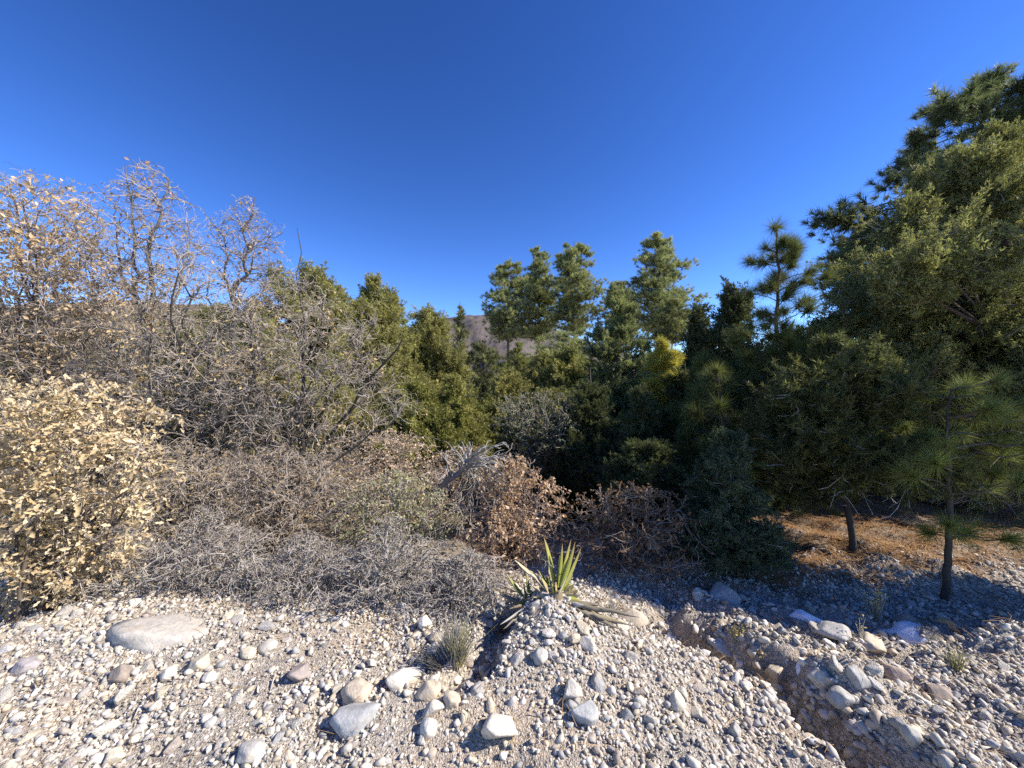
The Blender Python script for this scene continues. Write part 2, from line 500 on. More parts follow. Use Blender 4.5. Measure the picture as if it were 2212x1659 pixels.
g.add(np.stack([GX, GY, GZ], -1).reshape(-1, 3),
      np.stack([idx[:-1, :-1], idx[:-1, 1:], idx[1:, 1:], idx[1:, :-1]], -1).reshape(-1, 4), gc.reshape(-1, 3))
ground = link('ground', g.mesh('ground', M['ground'], True))
ground['kind'] = 'structure'
ground['label'] = 'stony gravel bank and forest floor'

def ridge(name, mat, pts, depth, seed, amp, nx=220, ny=40, label=None):
    """a hill whose skyline follows the given (x, y, z) points, with sloping flanks"""
    rng = np.random.default_rng(seed)
    pts = np.asarray(pts, float)
    L = poly(pts, nx)
    s = np.linspace(-1, 1, ny)
    prof = (1 - np.abs(s)) ** 1.15
    u = np.linspace(0, 1, nx)
    X = L[:, 0][:, None] + 0 * s; Y = L[:, 1][:, None] + s[None] * depth
    base = -12.0
    Z = base + (L[:, 2][:, None] - base) * prof[None]
    sc = depth
    nz = fbm(X / sc * 4, Y / sc * 4, 5, seed) * amp * (1 - prof[None] ** 6) + amp * .12 * fbm(X / sc * 14, Y / sc * 14, 3, seed + 3)
    Z = Z + nz * (prof[None] > 0)
    g = Geo(); idx = np.arange(nx * ny).reshape(nx, ny)
    g.add(np.stack([X, Y, Z], -1).reshape(-1, 3), np.stack([idx[:-1, :-1], idx[1:, :-1], idx[1:, 1:], idx[:-1, 1:]], -1).reshape(-1, 4), (.2, .15, .1))
    o = link(name, g.mesh(name, mat, True)); o['kind'] = 'structure'
    if label: o['label'] = label
    return X, Y, Z, s
ridge('mountain', M['mountain'], [at(700, 800, 2600), at(860, 712, 2600), at(950, 690, 2600), at(985, 679, 2600), at(1040, 676, 2600), at(1090, 682, 2600), at(1180, 704, 2600), at(1260, 735, 2600), at(1400, 770, 2600), at(1700, 800, 2600)], 900, 4, 60, label='brown scrubby mountain on the skyline')
HX, HY, HZ, HS = ridge('hill', M['hill'], [at(-700, 700, 520), at(-200, 660, 520), at(60, 655, 520), at(200, 648, 520), at(340, 648, 520), at(440, 655, 520), at(520, 668, 520), at(700, 730, 520), at(900, 800, 520)], 230, 9, 12, label='wooded brown hillside behind the bare trees')

def hit(px, py):
    """where the ray through a pixel first meets the ground"""
    d = np.concatenate([np.arange(1.2, 6, .01), np.geomspace(6, 400, 300)])
    x = (px - CX) / FPX * d; z = CH + (CY - py) / FPX * d
    below = np.nonzero(z < Hh(x, d))[0]
    dd = d[below[0]] if len(below) else 6.0
    return np.array([(px - CX) / FPX * dd, dd, float(Hh((px - CX) / FPX * dd, dd))])

# ------------------------------------------------------------------ stones
import bmesh
def ico(sub):
    bm = bmesh.new(); bmesh.ops.create_icosphere(bm, subdivisions=sub, radius=1)
    V = np.array([v.co[:] for v in bm.verts]); F = np.array([[v.index for v in f.verts] for f in bm.faces])
    bm.free(); return V, F
ICO = {k: ico(k) for k in (1, 2, 3, 4)}

def rock_shape(sub, seed, cuts=12, cut=.62, rough=.05):
    rng = np.random.default_rng(seed)
    V, F = ICO[sub]; V = V.copy()
    n_ = norm(rng.normal(0, 1, (cuts + 4, 3))); d_ = rng.uniform(cut, 1.0, cuts + 4)
    q = np.maximum(V @ n_.T, .02) / d_                      # radius of a polyhedron, edges slightly worn
    V = V / ((q ** 26).sum(1, keepdims=True) ** (1 / 26))
    V = V / np.abs(V).max()
    for f, a in ((1.6, rough * 2), (3.7, rough), (8, rough * .45)):
        k = norm(rng.normal(0, 1, (3, 3))) * f; ph = rng.uniform(0, 6.3, 3)
        V = V * (1 + a * np.sin(V @ k.T + ph).mean(1, keepdims=True))
    V = V - (V.max(0) + V.min(0)) / 2
    return V / (np.abs(V).max(0)), F

def rot_zt(n, rng, tilt):
    a = rng.uniform(0, 2 * np.pi, n); b = rng.normal(0, tilt, n); c = rng.normal(0, tilt, n)
    def R(ax, t):
        m = np.zeros((n, 3, 3)); i, j = [(1, 2), (2, 0), (0, 1)][ax]
        m[:, ax, ax] = 1; m[:, i, i] = np.cos(t); m[:, j, j] = np.cos(t); m[:, i, j] = -np.sin(t); m[:, j, i] = np.sin(t)
        return m
    return R(2, a) @ R(0, b) @ R(1, c) if tilt < 5 else R(2, a) @ R(0, rng.uniform(0, 6.28, n)) @ R(2, rng.uniform(0, 6.28, n))

# single rocks that stand out: centre pixel, size in pixels, colour, roundness, label
PALE, GREY, TAN, WHITE, BLUE, BROWN, CREAM = (.56, .51, .43), (.43, .41, .37), (.52, .44, .33), (.67, .63, .55), (.36, .365, .36), (.30, .25, .21), (.60, .53, .40)
ROCKS = [
    (345, 1352, 215, 66, (.50, .465, .41), .62, 'wide low grey boulder half buried at the foot of the twiggy shrubs'),
    (877, 1464, 84, 46, PALE, .6, 'pale oblong slab of rock just below the grey grass tuft'),
    (765, 1497, 70, 38, TAN, .9, 'rounded tan cobble lying left of the pale oblong slab'),
    (757, 1560, 92, 54, BLUE, .8, 'large blue-grey cobble below the rounded tan cobble'),
    (975, 1514, 40, 32, TAN, .9, 'small smooth tan cobble right of the flat tan stone'),
    (925, 1578, 37, 40, WHITE, .95, 'egg-shaped whitish stone standing left of the big angular block'),
    (1075, 1578, 74, 56, PALE, .55, 'big pale angular block at the bottom centre of the gravel'),
    (1235, 1491, 46, 50, PALE, .6, 'pale pointed stone leaning on the front of the mound'),
    (1265, 1551, 62, 34, BLUE, .65, 'blue-grey angular stone at the foot of the mound'),
    (1168, 1421, 34, 34, GREY, .95, 'round grey stone high on the front of the mound'),
    (937, 1534, 48, 40, PALE, .5, 'pale angular stone casting a long dark shadow to its left'),
    (922, 1494, 54, 30, TAN, .9, 'flat tan stone directly under the oblong slab'),
    (1676, 1450, 52, 38, TAN, .6, 'tan block on the left rim of the gully'),
    (1778, 1461, 54, 38, PALE, .85, 'pale rounded rock on the right rim of the gully'),
    (1819, 1517, 50, 42, GREY, .85, 'grey oval rock sitting in the gully'),
    (1807, 1369, 78, 36, GREY, .6, 'long craggy whitish-grey rock on the ridge left of the long snow patch'),
    (1561, 1400, 56, 36, PALE, .7, 'pale rock above the snow at the upper gully'),
    (1561, 1286, 86, 44, GREY, .8, 'large dark boulder in deep shade under the small fir'),
    (1369, 1334, 66, 36, TAN, .95, 'smooth rounded tan boulder behind the dead yucca leaves'),
    (1892, 1396, 62, 30, TAN, .6, 'tan slab tilted on the ridge below the long snow patch'),
    (2057, 1360, 32, 24, (.50, .34, .17), .7, 'orange-tan stone at the right end of the long snow patch'),
    (1865, 1468, 52, 36, GREY, .65, 'grey angular rock right of the pale rounded gully rock'),
    (1940, 1457, 44, 36, (.42, .33, .26), .7, 'brownish rock on the gravel right of the grey angular rock'),
    (2036, 1503, 62, 30, BROWN, .65, 'flat brown rock on the gravel near the right edge'),
    (1973, 1600, 40, 36, GREY, .9, 'round grey cobble right of the lower gully'),
    (1465, 1517, 36, 38, CREAM, .95, 'cream egg-shaped cobble on the right flank of the mound'),
    (1588, 1575, 30, 42, GREY, .6, 'narrow grey stone standing upright on the lower right gravel'),
    (428, 1434, 38, 32, CREAM, .75, 'cream stone with a dark shadow on the left gravel'),
    (448, 1468, 34, 22, WHITE, .9, 'small white domed stone below the cream stone on the left'),
    (360, 1459, 32, 28, WHITE, .8, 'white stone left of the cream stone'),
    (257, 1454, 44, 40, BROWN, .8, 'brownish oblong stone tilted on the left gravel'),
    (645, 1461, 40, 38, (.33, .28, .25), .75, 'dark brownish stone in the bare sandy patch'),
    (538, 1626, 54, 40, GREY, .85, 'grey cobble at the lower left of the gravel'),
    (43, 1444, 54, 34, (.36, .33, .33), .85, 'violet-grey stone by the left edge'),
    (533, 1414, 36, 20, CREAM, .9, 'flat cream stone left of the sandy patch'),
    (573, 1398, 42, 22, PALE, .85, 'pale flat stone below the grey thorny shrubs'),
    (240, 1640, 50, 28, CREAM, .6, 'long cream stone at the bottom left of the picture'),
    (918, 1347, 34, 30, WHITE, .5, 'white broken stone at the lower edge of the grey shrub'),
    (1957, 1338, 38, 24, BROWN, .8, 'brown rock just behind the long snow patch'),
]
rock_xy = []; rock_r = []
for i, (px, py, w, h, col, rnd, lab) in enumerate(ROCKS):
    rng = np.random.default_rng(900 + i)
    p = hit(px, py + h * .36); d = p[1]
    a = w / 2 / FPX * d; c = h / 2 / FPX * d * 1.05
    V, F = rock_shape(4, 300 + i, cuts=26 if rnd > .8 else 11, cut=.86 if rnd > .8 else .3 + .5 * rnd, rough=.13 if w > 150 else .07 if rnd > .8 else .04)
    rz = 0.05 if w > 150 else rng.uniform(-.35, .35)
    R = np.array([[math.cos(rz), -math.sin(rz), 0], [math.sin(rz), math.cos(rz), 0], [0, 0, 1]])
    tl = rng.normal(0, .12); R = R @ np.array([[math.cos(tl), 0, math.sin(tl)], [0, 1, 0], [-math.sin(tl), 0, math.cos(tl)]])
    V = (V * np.array([a, (a * .55 + c * .45), c])) @ R.T
    g = Geo(); cc = np.asarray(col) * rng.uniform(.92, 1.08)
    g.add(V, F, cc)
    o = link('rock', g.mesh('rock', M['rock'], False), None, (p[0], p[1] + a * .3, p[2] + c * (-.2 if w > 150 else .35)))
    o['label'] = lab; o['category'] = 'rock'; o['group'] = 'larger rocks lying on the gravel'
    rock_xy.append((p[0], p[1] + a * .3)); rock_r.append(a)
rock_xy = np.array(rock_xy); rock_r = np.array(rock_r)

SNOW = [([(1880, 1368), (1950, 1366), (2045, 1358)], .06, 'longest white snow patch in the channel on the right', 1),
        ([(1600, 1418), (1635, 1414), (1668, 1425)], .06, 'snow patch in the upper gully below the pale rock', 2),
        ([(1425, 1340), (1465, 1345), (1505, 1350)], .06, 'bluish snow patch right of the rounded tan boulder', 3),
        ([(1700, 1330), (1745, 1335), (1790, 1342)], .035, 'thin snow strip left of the craggy whitish rock', 4),
        ([(1690, 1424), (1720, 1420), (1750, 1418)], .03, 'smallest snow patch, just right of the upper gully', 5)]
SNOW_XY = [[hit(*q)[:2] for q in a[0]] for a in SNOW]
# gravel: sizes drawn large to small, the larger ones kept apart
rng = np.random.default_rng(5)
acc_x = list(rock_xy[:, 0]); acc_y = list(rock_xy[:, 1]); acc_r = list(rock_r * .85)
AX = np.zeros(20000); AY = np.zeros(20000); AR = np.zeros(20000); na = len(acc_x)
AX[:na] = acc_x; AY[:na] = acc_y; AR[:na] = acc_r
def wedge(n, y0=.8, y1=4.2):
    y = np.sqrt(rng.uniform(y0 ** 2, y1 ** 2, n))
    x = rng.uniform(-1, 1, n) * (1.34 * y + np.where(rng.uniform(0, 1, n) < .15, 1.0, .2))
    return x, y
def dens(x, y):
    """how stony the ground is: sandy patch, needle floor and shrub litter carry few stones"""
    k = np.ones_like(x)
    k = k * (1 - .75 * np.exp(-((x + 1.25) / .35) ** 2 - ((y - 2.1) / .16) ** 2))
    k = k * (1 - .9 * sstep(3.05, 3.5, y - .05 * (x - 2.5) * (x > 0) + .1 * vnoise(x * 3, y * 3, 2)))
    k = k * (1 - .8 * (x < .6) * sstep(2.85, 3.2, y))
    for pl in SNOW_XY: k = k * (1 - np.exp(-(seg_dist(x, y, pl) / .055) ** 4))
    k = k * np.clip(.8 + .5 * fbm(x * 2.2, y * 2.2, 2, 77), .25, 1)
    return k
NS = 300
stones = []
plan = [(NS, .023, .048), (1400, .017, .027), (9500, .0108, .0175), (9500, .0068, .011)]
for pi, (cnt, r0, r1) in enumerate(plan):
    got = 0; tries = 0
    while got < cnt and tries < cnt * 6:
        m_ = 400
        x, y = wedge(m_, 1.2 if pi == 0 else 1.0, 3.1 if pi == 0 else 3.7)
        if pi == 0: x = x * .93
        ok = rng.uniform(0, 1, m_) < dens(x, y); x = x[ok]; y = y[ok]
        r = r0 + (r1 - r0) * rng.uniform(0, 1, len(x)) ** 1.5
        for xx, yy, rr in zip(x, y, r):
            tries += 1
            if got >= cnt: break
            if ((AX[:na] - xx) ** 2 + (AY[:na] - yy) ** 2 < ((AR[:na] + rr) * .52) ** 2).any(): continue
            if pi < 3: AX[na] = xx; AY[na] = yy; AR[na] = rr; na += 1
            got += 1
            stones.append((xx, yy, rr, pi))
gp = poly([(*q, 0) for q in GULLY[0][0]], 400)
for i in range(900):
    q = gp[rng.integers(400)]; stones.append((q[0] + rng.normal(0, .1), q[1] + rng.normal(0, .1), rng.uniform(.009, .03), 1))
st = np.array(stones); sz = Hh(st[:, 0], st[:, 1])
# the 300 largest are single stones of the ground
STM = []
for k in range(14):
    V, F = rock_shape(4, 40 + k, cuts=11 + k % 6, cut=.4 + .035 * (k % 8), rough=.05)
    g = Geo(); g.add(V, F, (.4, .4, .4)); STM.append(g.mesh('stone', M['stone'], False))
big = np.nonzero(st[:, 3] == 0)[0]
for i in big:
    x, y, r, _ = st[i]
    o = link('stone', STM[rng.integers(14)], ground)
    e = rng.uniform(.7, 1.35); fl = rng.uniform(.5, .85)
    o.scale = (r * e, r / e, r * fl); o.rotation_euler = (rng.normal(0, .4), rng.normal(0, .4), rng.uniform(0, 6.28))
    o.location = (x, y, sz[i] + r * fl * rng.uniform(.05, .5))
g = Geo()
SC = np.array(STONE_COLS)
rest = st[st[:, 3] > 0]; rz_ = sz[st[:, 3] > 0]
TV = [rock_shape(2, 70 + k, cuts=8 + k % 4, cut=.48 + .03 * (k % 6), rough=.04) for k in range(10)]
TV1 = [rock_shape(1, 90 + k, cuts=5, cut=.62, rough=.08) for k in range(10)]
pick = rng.integers(0, 10, len(rest))
for k in range(10):
    for lo, hi, tm in ((.0165, 1, TV), (0, .0165, TV1)):
        s = (pick == k) & (rest[:, 2] >= lo) & (rest[:, 2] < hi); n = s.sum()
        if not n: continue
        r = rest[s, 2]; e = rng.uniform(.7, 1.35, n); fl = rng.uniform(.5, .95, n)
        col = SC[rng.integers(0, 12, n)] * rng.uniform(.75, 1.15, (n, 1))
        scatter(g, tm[k][0], tm[k][1], np.stack([rest[s, 0], rest[s, 1], rz_[s] + r * fl * rng.uniform(.0, .6, n)], 1),
                rot_zt(n, rng, .5), np.stack([r * e, r / e, r * fl], 1), col)
# grit
n = 20000; x, y = wedge(n, 1.0, 3.2); ok = rng.uniform(0, 1, n) < np.clip(dens(x, y) + .15, 0, 1); x = x[ok]; y = y[ok]; n = len(x)
OV = np.array([[1, 0, 0], [-1, 0, 0], [0, 1, 0], [0, -1, 0], [0, 0, 1], [0, 0, -1.]]); OF = np.array([[0, 2, 4], [2, 1, 4], [1, 3, 4], [3, 0, 4], [2, 0, 5], [1, 2, 5], [3, 1, 5], [0, 3, 5]])
r = rng.uniform(.0035, .0095, n)
scatter(g, OV, OF, np.stack([x, y, Hh(x, y) + r * .45], 1), rot_zt(n, rng, 9), np.stack([r * rng.uniform(.8, 1.5, n), r, r * rng.uniform(.6, 1, n)], 1),
        SC[rng.integers(0, 12, n)] * rng.uniform(.6, 1.05, (n, 1)))
o = link('gravel', g.mesh('gravel', M['gravel'], False), ground); o['kind'] = 'stuff'

# ------------------------------------------------------------------ snow left in the channels
def snow(pts, w, lab, seed, lift=.055):
    rng = np.random.default_rng(seed)
    P = poly([hit(*q) for q in pts], 30)
    zl = np.minimum.reduce([Hh(P[:, 0] + dx, P[:, 1] + dy) for dx in (-.04, 0, .04) for dy in (-.05, 0, .05)])
    zl = np.convolve(np.pad(zl, 5, 'edge'), np.ones(11) / 11, 'valid')
    T = norm(np.gradient(P, axis=0)); S = norm(np.cross(T, [0, 0, 1.]))
    u = np.linspace(0, 1, 30); prof = np.sqrt(np.clip(1 - (2 * u - 1) ** 2, 0.001, 1))
    v = np.linspace(-1, 1, 15)
    W = w * 1.6 * prof * (1 + .3 * np.sin(u * 11 + seed))
    top = P[:, None] + S[:, None] * (W[:, None] * v[None])[..., None]
    Z = zl[:, None] + lift * (1 - .9 * np.abs(v[None]) ** 3) * (.4 + .6 * prof[:, None]) + .006 * fbm(top[..., 0] * 16, top[..., 1] * 16, 3, seed)
    Z = Z - .05 * (1 - prof[:, None]) - .05 * np.abs(v[None]) ** 6
    top = np.concatenate([top[..., :2], Z[..., None]], -1)
    bot = top.copy(); bot[..., 2] -= .06
    idx = np.arange(30 * 15).reshape(30, 15); n = 30 * 15
    F = np.stack([idx[:-1, :-1], idx[:-1, 1:], idx[1:, 1:], idx[1:, :-1]], -1).reshape(-1, 4)
    ring = np.concatenate([idx[0, :], idx[1:, -1], idx[-1, -2::-1], idx[-2:0:-1, 0]])
    Fs = np.stack([ring, ring + n, np.roll(ring, -1) + n, np.roll(ring, -1)], 1)
    c = P.mean(0)
    g = Geo(); g.add(np.concatenate([top.reshape(-1, 3), bot.reshape(-1, 3)]), np.concatenate([F, F[:, ::-1] + n, Fs]), (.8, .8, .8))
    o = link('snow_patch', g.mesh('snow_patch', M['snow'], True, c), None, c)
    o['label'] = lab; o['category'] = 'snow'; o['group'] = 'old snow patches in the channels'
for a_ in SNOW: snow(*a_)

# ------------------------------------------------------------------ plants
def lumps(rng):
    k = rng.integers(2, 7, 6); f = rng.uniform(2, 7, 6); ph = rng.uniform(0, 6.3, (6, 2))
    def fn(th, t):
        return sum(np.sin(k[i] * th + ph[i, 0]) * np.sin(f[i] * t * 3 + ph[i, 1]) for i in range(6)) / 2.2
    return fn

def envelope(rng, n, prof, z0, z1, rx, ry, lump=.25, shell=.45, lf=None):
    """points inside a crown: prof = [(height 0..1, radius 0..1), ...]"""
    pt = np.array(prof); ts = np.linspace(0, 1, 200); rs = np.interp(ts, pt[:, 0], pt[:, 1])
    cdf = np.cumsum(rs ** 1.3 + .02); cdf /= cdf[-1]
    t = np.interp(rng.uniform(0, 1, n), cdf, ts)
    th = rng.uniform(0, 2 * np.pi, n)
    lf = lf or lumps(rng)
    r = np.interp(t, pt[:, 0], pt[:, 1]) * (1 + lump * lf(th, t)) * rng.uniform(0, 1, n) ** shell
    return np.stack([rx * r * np.cos(th), ry * r * np.sin(th), z0 + (z1 - z0) * t], 1), lf

def emit_wood(root, W, off, thick=.012, bark=(.10, .08, .065), twig=(.33, .31, .29), sides=(8, 3), rng=None, twmat='twig', bkmat='bark', twig_name='twigs', pale=(.52, .48, .43)):
    gt = Geo(); gb = Geo()
    for P, R, kind in W.levels:
        n = len(P)
        v = W.rng.uniform(.75, 1.25, (n, 1))
        if kind == 'stem':
            tubes(gt, P, R, sides[0], np.asarray(bark) * v)
        elif kind == 'limb':
            m = np.clip((R.mean(1) - .003) / thick, 0, 1)[:, None]
            tubes(gt, P, R, 4, (np.asarray(bark) * m + np.asarray(twig) * (1 - m)) * v)
        else:
            if kind == 'pale': tubes(gb, P, R, 3, np.asarray(pale) * v)
            elif kind == 'fine': ribbons(gb, P, R, W.rng, np.asarray(twig) * v)
            else: tubes(gb, P, R, sides[1], np.asarray(twig) * v)
    if gt.n:
        link('trunk', gt.mesh('trunk', M[bkmat], True, off), root)
    if gb.n:
        o = link(twig_name, gb.mesh(twig_name, M[twmat], True, off), root); o['kind'] = 'stuff'

CONE = [(0, .75), (.12, 1), (.35, .85), (.7, .45), (.92, .15), (1, .03)]
ROUND = [(0, .6), (.2, .95), (.45, 1), (.7, .88), (.88, .62), (.96, .4), (1, .15)]
TEAR = [(0, .55), (.15, .9), (.35, 1), (.6, .8), (.8, .5), (.95, .2), (1, .05)]
PINE = [(0, .6), (.12, .9), (.35, 1), (.6, .9), (.8, .72), (.93, .5), (1, .2)]

# foliage sprays shared by all crowns, set on the twigs with geometry nodes
def spray_kind(name, mat, build):
    col = bpy.data.collections.new(name)
    for k in range(4):
        g = Geo(); build(g, np.random.default_rng(1000 + k))
        col.objects.link(bpy.data.objects.new(name, g.mesh(name, mat)))
    ng = bpy.data.node_groups.new(name + '_on_twigs', 'GeometryNodeTree')
    ng.interface.new_socket('Geometry', in_out='INPUT', socket_type='NodeSocketGeometry')
    ng.interface.new_socket('Geometry', in_out='OUTPUT', socket_type='NodeSocketGeometry')
    N = ng.nodes; gi = N.new('NodeGroupInput'); go = N.new('NodeGroupOutput')
    ci = N.new('GeometryNodeCollectionInfo'); ci.inputs['Collection'].default_value = col
    ci.inputs['Separate Children'].default_value = True; ci.inputs['Reset Children'].default_value = True
    ip = N.new('GeometryNodeInstanceOnPoints'); ip.inputs['Pick Instance'].default_value = True
    rv = N.new('FunctionNodeRandomValue'); rv.data_type = 'INT'
    ri = [i for i in rv.inputs if i.type == 'INT']; ri[0].default_value = 0; ri[1].default_value = 3
    ar = N.new('GeometryNodeInputNamedAttribute'); ar.data_type = 'FLOAT_VECTOR'; ar.inputs['Name'].default_value = 'rot'
    er = N.new('FunctionNodeEulerToRotation')
    asn = N.new('GeometryNodeInputNamedAttribute'); asn.data_type = 'FLOAT'; asn.inputs['Name'].default_value = 'scl'
    L = ng.links.new
    L(gi.outputs[0], ip.inputs['Points']); L(ci.outputs[0], ip.inputs['Instance'])
    L([o for o in rv.outputs if o.type == 'INT'][0], ip.inputs['Instance Index'])
    L(ar.outputs[0], er.inputs[0]); L(er.outputs[0], ip.inputs['Rotation']); L(asn.outputs[0], ip.inputs['Scale'])
    L(ip.outputs[0], go.inputs[0])
    return ng

def set_sprays(name, ng, pos, dirn, scl, tint, rng, root):
    n = len(pos); R = frames(dirn, rng)
    eul = np.stack([np.arctan2(R[:, 2, 1], R[:, 2, 2]), -np.arcsin(np.clip(R[:, 2, 0], -1, 1)), np.arctan2(R[:, 1, 0], R[:, 0, 0])], 1)
    me = bpy.data.meshes.new(name); me.vertices.add(n); me.vertices.foreach_set('co', pos.astype(np.float32).ravel())
    me.attributes.new('rot', 'FLOAT_VECTOR', 'POINT').data.foreach_set('vector', eul.astype(np.float32).ravel())
    me.attributes.new('scl', 'FLOAT', 'POINT').data.foreach_set('value', scl.astype(np.float32))
    me.attributes.new('tint', 'FLOAT_COLOR', 'POINT').data.foreach_set('color', np.concatenate([tint, np.ones((n, 1))], 1).astype(np.float32).ravel())
    o = link(name, me, root); o['kind'] = 'stuff'
    md = o.modifiers.new('sprays', 'NODES'); md.node_group = ng
    return o

def _plume(g, rng):      # juniper: a soft upright plume of tiny scale-leaf sprigs
    n = 26; s = rng.uniform(-.75, .45, n)
    c = np.stack([s, rng.normal(0, .15, n) * (1.1 - s), rng.normal(0, .15, n) * (1.1 - s)], 1)
    d = norm(np.stack([np.full(n, .9), c[:, 1] * 2.2, c[:, 2] * 2.2], 1))
    needles(g, c, d, 3, .30, .085, (1, 1, 1), rng, .7, .3, cvar=.25)
def _tuft(g, rng):       # long-needled pine: a brush of needles at the shoot end
    n = 12; s = rng.uniform(-.55, 0, n)
    needles(g, np.stack([s, 0 * s, 0 * s], 1), np.tile([[1., 0, 0]], (n, 1)), 5, .75, .05, (1, 1, 1), rng, .85, .05, cvar=.25)
def _brush(g, rng):      # pinyon: short needles all along the shoot
    n = 22; s = rng.uniform(-.9, .35, n)
    needles(g, np.stack([s, rng.normal(0, .02, n), rng.normal(0, .02, n)], 1), np.tile([[1., 0, 0]], (n, 1)), 4, .36, .055, (1, 1, 1), rng, .8, .05, cvar=.25)
SPRAY = {'plume': spray_kind('juniper_spray', M['juniper_i'], _plume), 'tuft': spray_kind('needle_tuft', M['needle_i'], _tuft), 'brush': spray_kind('needle_brush', M['needle_i'], _brush)}

def conifer(name, label, cat, px, d, py_top, py_bot, wpx, prof, leaf, seed, nclump=60, csize=.25, nspray=600, col=(.08, .10, .03), tint=None,
            trunk=.07, lean=(0, 0), ry=None, flatz=.8, L=.1, Wd=.02, nn=12, bark=(.12, .09, .07), twig=(.30, .28, .26), lump=.25, group=None,
            spread=1.0, cosw=.3, shell=.45, upb=.5, dead=0, sparse=0.0, extra_along=True, z0=None, below=.6):
    rng = np.random.default_rng(seed)
    b = at(px, CY, d); gx, gy = b[0], b[1]
    gz = float(Hh(gx, gy)) if z0 is None else z0
    zt = at(px, py_top, d)[2]; zb = max(at(px, py_bot, d)[2], gz + .15)
    rx = wpx / 2 / FPX * d * .95; ry_ = ry if ry else rx
    root = thing(name, label, cat, (gx, gy, gz), group)
    lx, ly = lean[0] / FPX * d, lean[1]
    W = Wood(rng)
    K = 9
    tz = np.linspace(gz - .1, zt - .03, K); u = np.linspace(0, 1, K)
    tp = np.stack([lx * (u - 1) + rng.normal(0, .012, K) * (zt - gz) * .35, ly * u + rng.normal(0, .012, K) * (zt - gz) * .35, tz], 1)
    tp[-1, :2] = 0
    W.stem(tp, trunk, trunk * .08, K=28, reach=max(0, (zb - gz) / (zt - gz) * .75))
    C, lf = envelope(rng, nclump, prof, zb, zt, rx, ry_, lump, shell)
    sc = np.interp((C[:, 2] - zb) / (zt - zb), [0, .75, 1], [1, .75, .35])
    W.grow(C, trunk * .4, trunk * .05, K=5, cosw=cosw, up=-.04 if cat == 'pine' else .03, curl=.12, wig=.02, reach=.45, below=below, tang=.25)
    k = rng.integers(0, nclump, nspray)
    X = C[k] + rng.normal(0, 1, (nspray, 3)) * csize * sc[k][:, None] * np.array([1, 1, flatz]) * .62
    hi = zt + .02 * (zt - zb); X[:, 2] = np.minimum(X[:, 2], hi)
    P = W.grow(X, max(trunk * .05, .004), .002, K=3, cosw=.35, curl=.2, wig=.03, reach=.4, kind='fine', tang=.3)
    if dead:
        # bare dead twigs inside the lower crown
        Xd, _ = envelope(rng, dead, [(0, .75), (.5, .9), (1, .75)], max(gz + .2, zb - .1 * (zt - zb)), zb + .6 * (zt - zb), rx, ry_, .2, .6)
        W.grow(Xd, .0055, .0018, K=4, curl=.3, wig=.05, reach=.9, kind='pale', tang=.2)
    ax = np.array([0, 0, 0.]); outw = norm(X * np.array([1, 1, 0]) + 1e-6)
    D = norm(norm(P[:, -1] - P[:, -2]) * .8 + outw * .25 + np.array([0, 0, upb]) + rng.normal(0, .15, (nspray, 3)))
    c1 = X; d1 = D
    if extra_along:
        c1 = np.concatenate([X, P[:, 1] * .5 + P[:, 2] * .5 + rng.normal(0, .02, (nspray, 3))]); d1 = np.concatenate([D, norm(D + rng.normal(0, .45, D.shape))])
    emit_wood(root, W, np.array([0, 0, gz]), bark=bark, twig=twig)
    n = len(c1)
    kind = 'plume' if leaf != 'pine' else ('tuft' if L > .14 else 'brush')
    S = L * {'plume': 1.6, 'tuft': 1.2, 'brush': 1.9}[kind]
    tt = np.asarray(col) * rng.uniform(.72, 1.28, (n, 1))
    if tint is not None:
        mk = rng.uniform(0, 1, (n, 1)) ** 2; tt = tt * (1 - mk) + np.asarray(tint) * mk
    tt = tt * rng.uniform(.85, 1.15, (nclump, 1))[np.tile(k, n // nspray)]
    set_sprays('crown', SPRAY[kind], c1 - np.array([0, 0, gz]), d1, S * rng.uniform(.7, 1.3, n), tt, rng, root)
    return root

OAKV = np.array([[0, 0, 0], [.32, .17, .10], [.44, .10, .04], [.66, .26, .12], [1, .03, -.12], [.66, -.22, .10], [.46, -.09, .03], [.30, -.18, .12], [.5, 0, -.05]])
OAKF = np.array([[8, i, i + 1] for i in range(7)] + [[8, 7, 0]])
KITEV = np.array([[0, 0, 0], [.45, .28, .09], [1, 0, -.05], [.45, -.28, .09]]); KITEF = np.array([[0, 1, 2], [0, 2, 3]])
KITEF = np.array([[0, 3, 2], [0, 2, 1]])

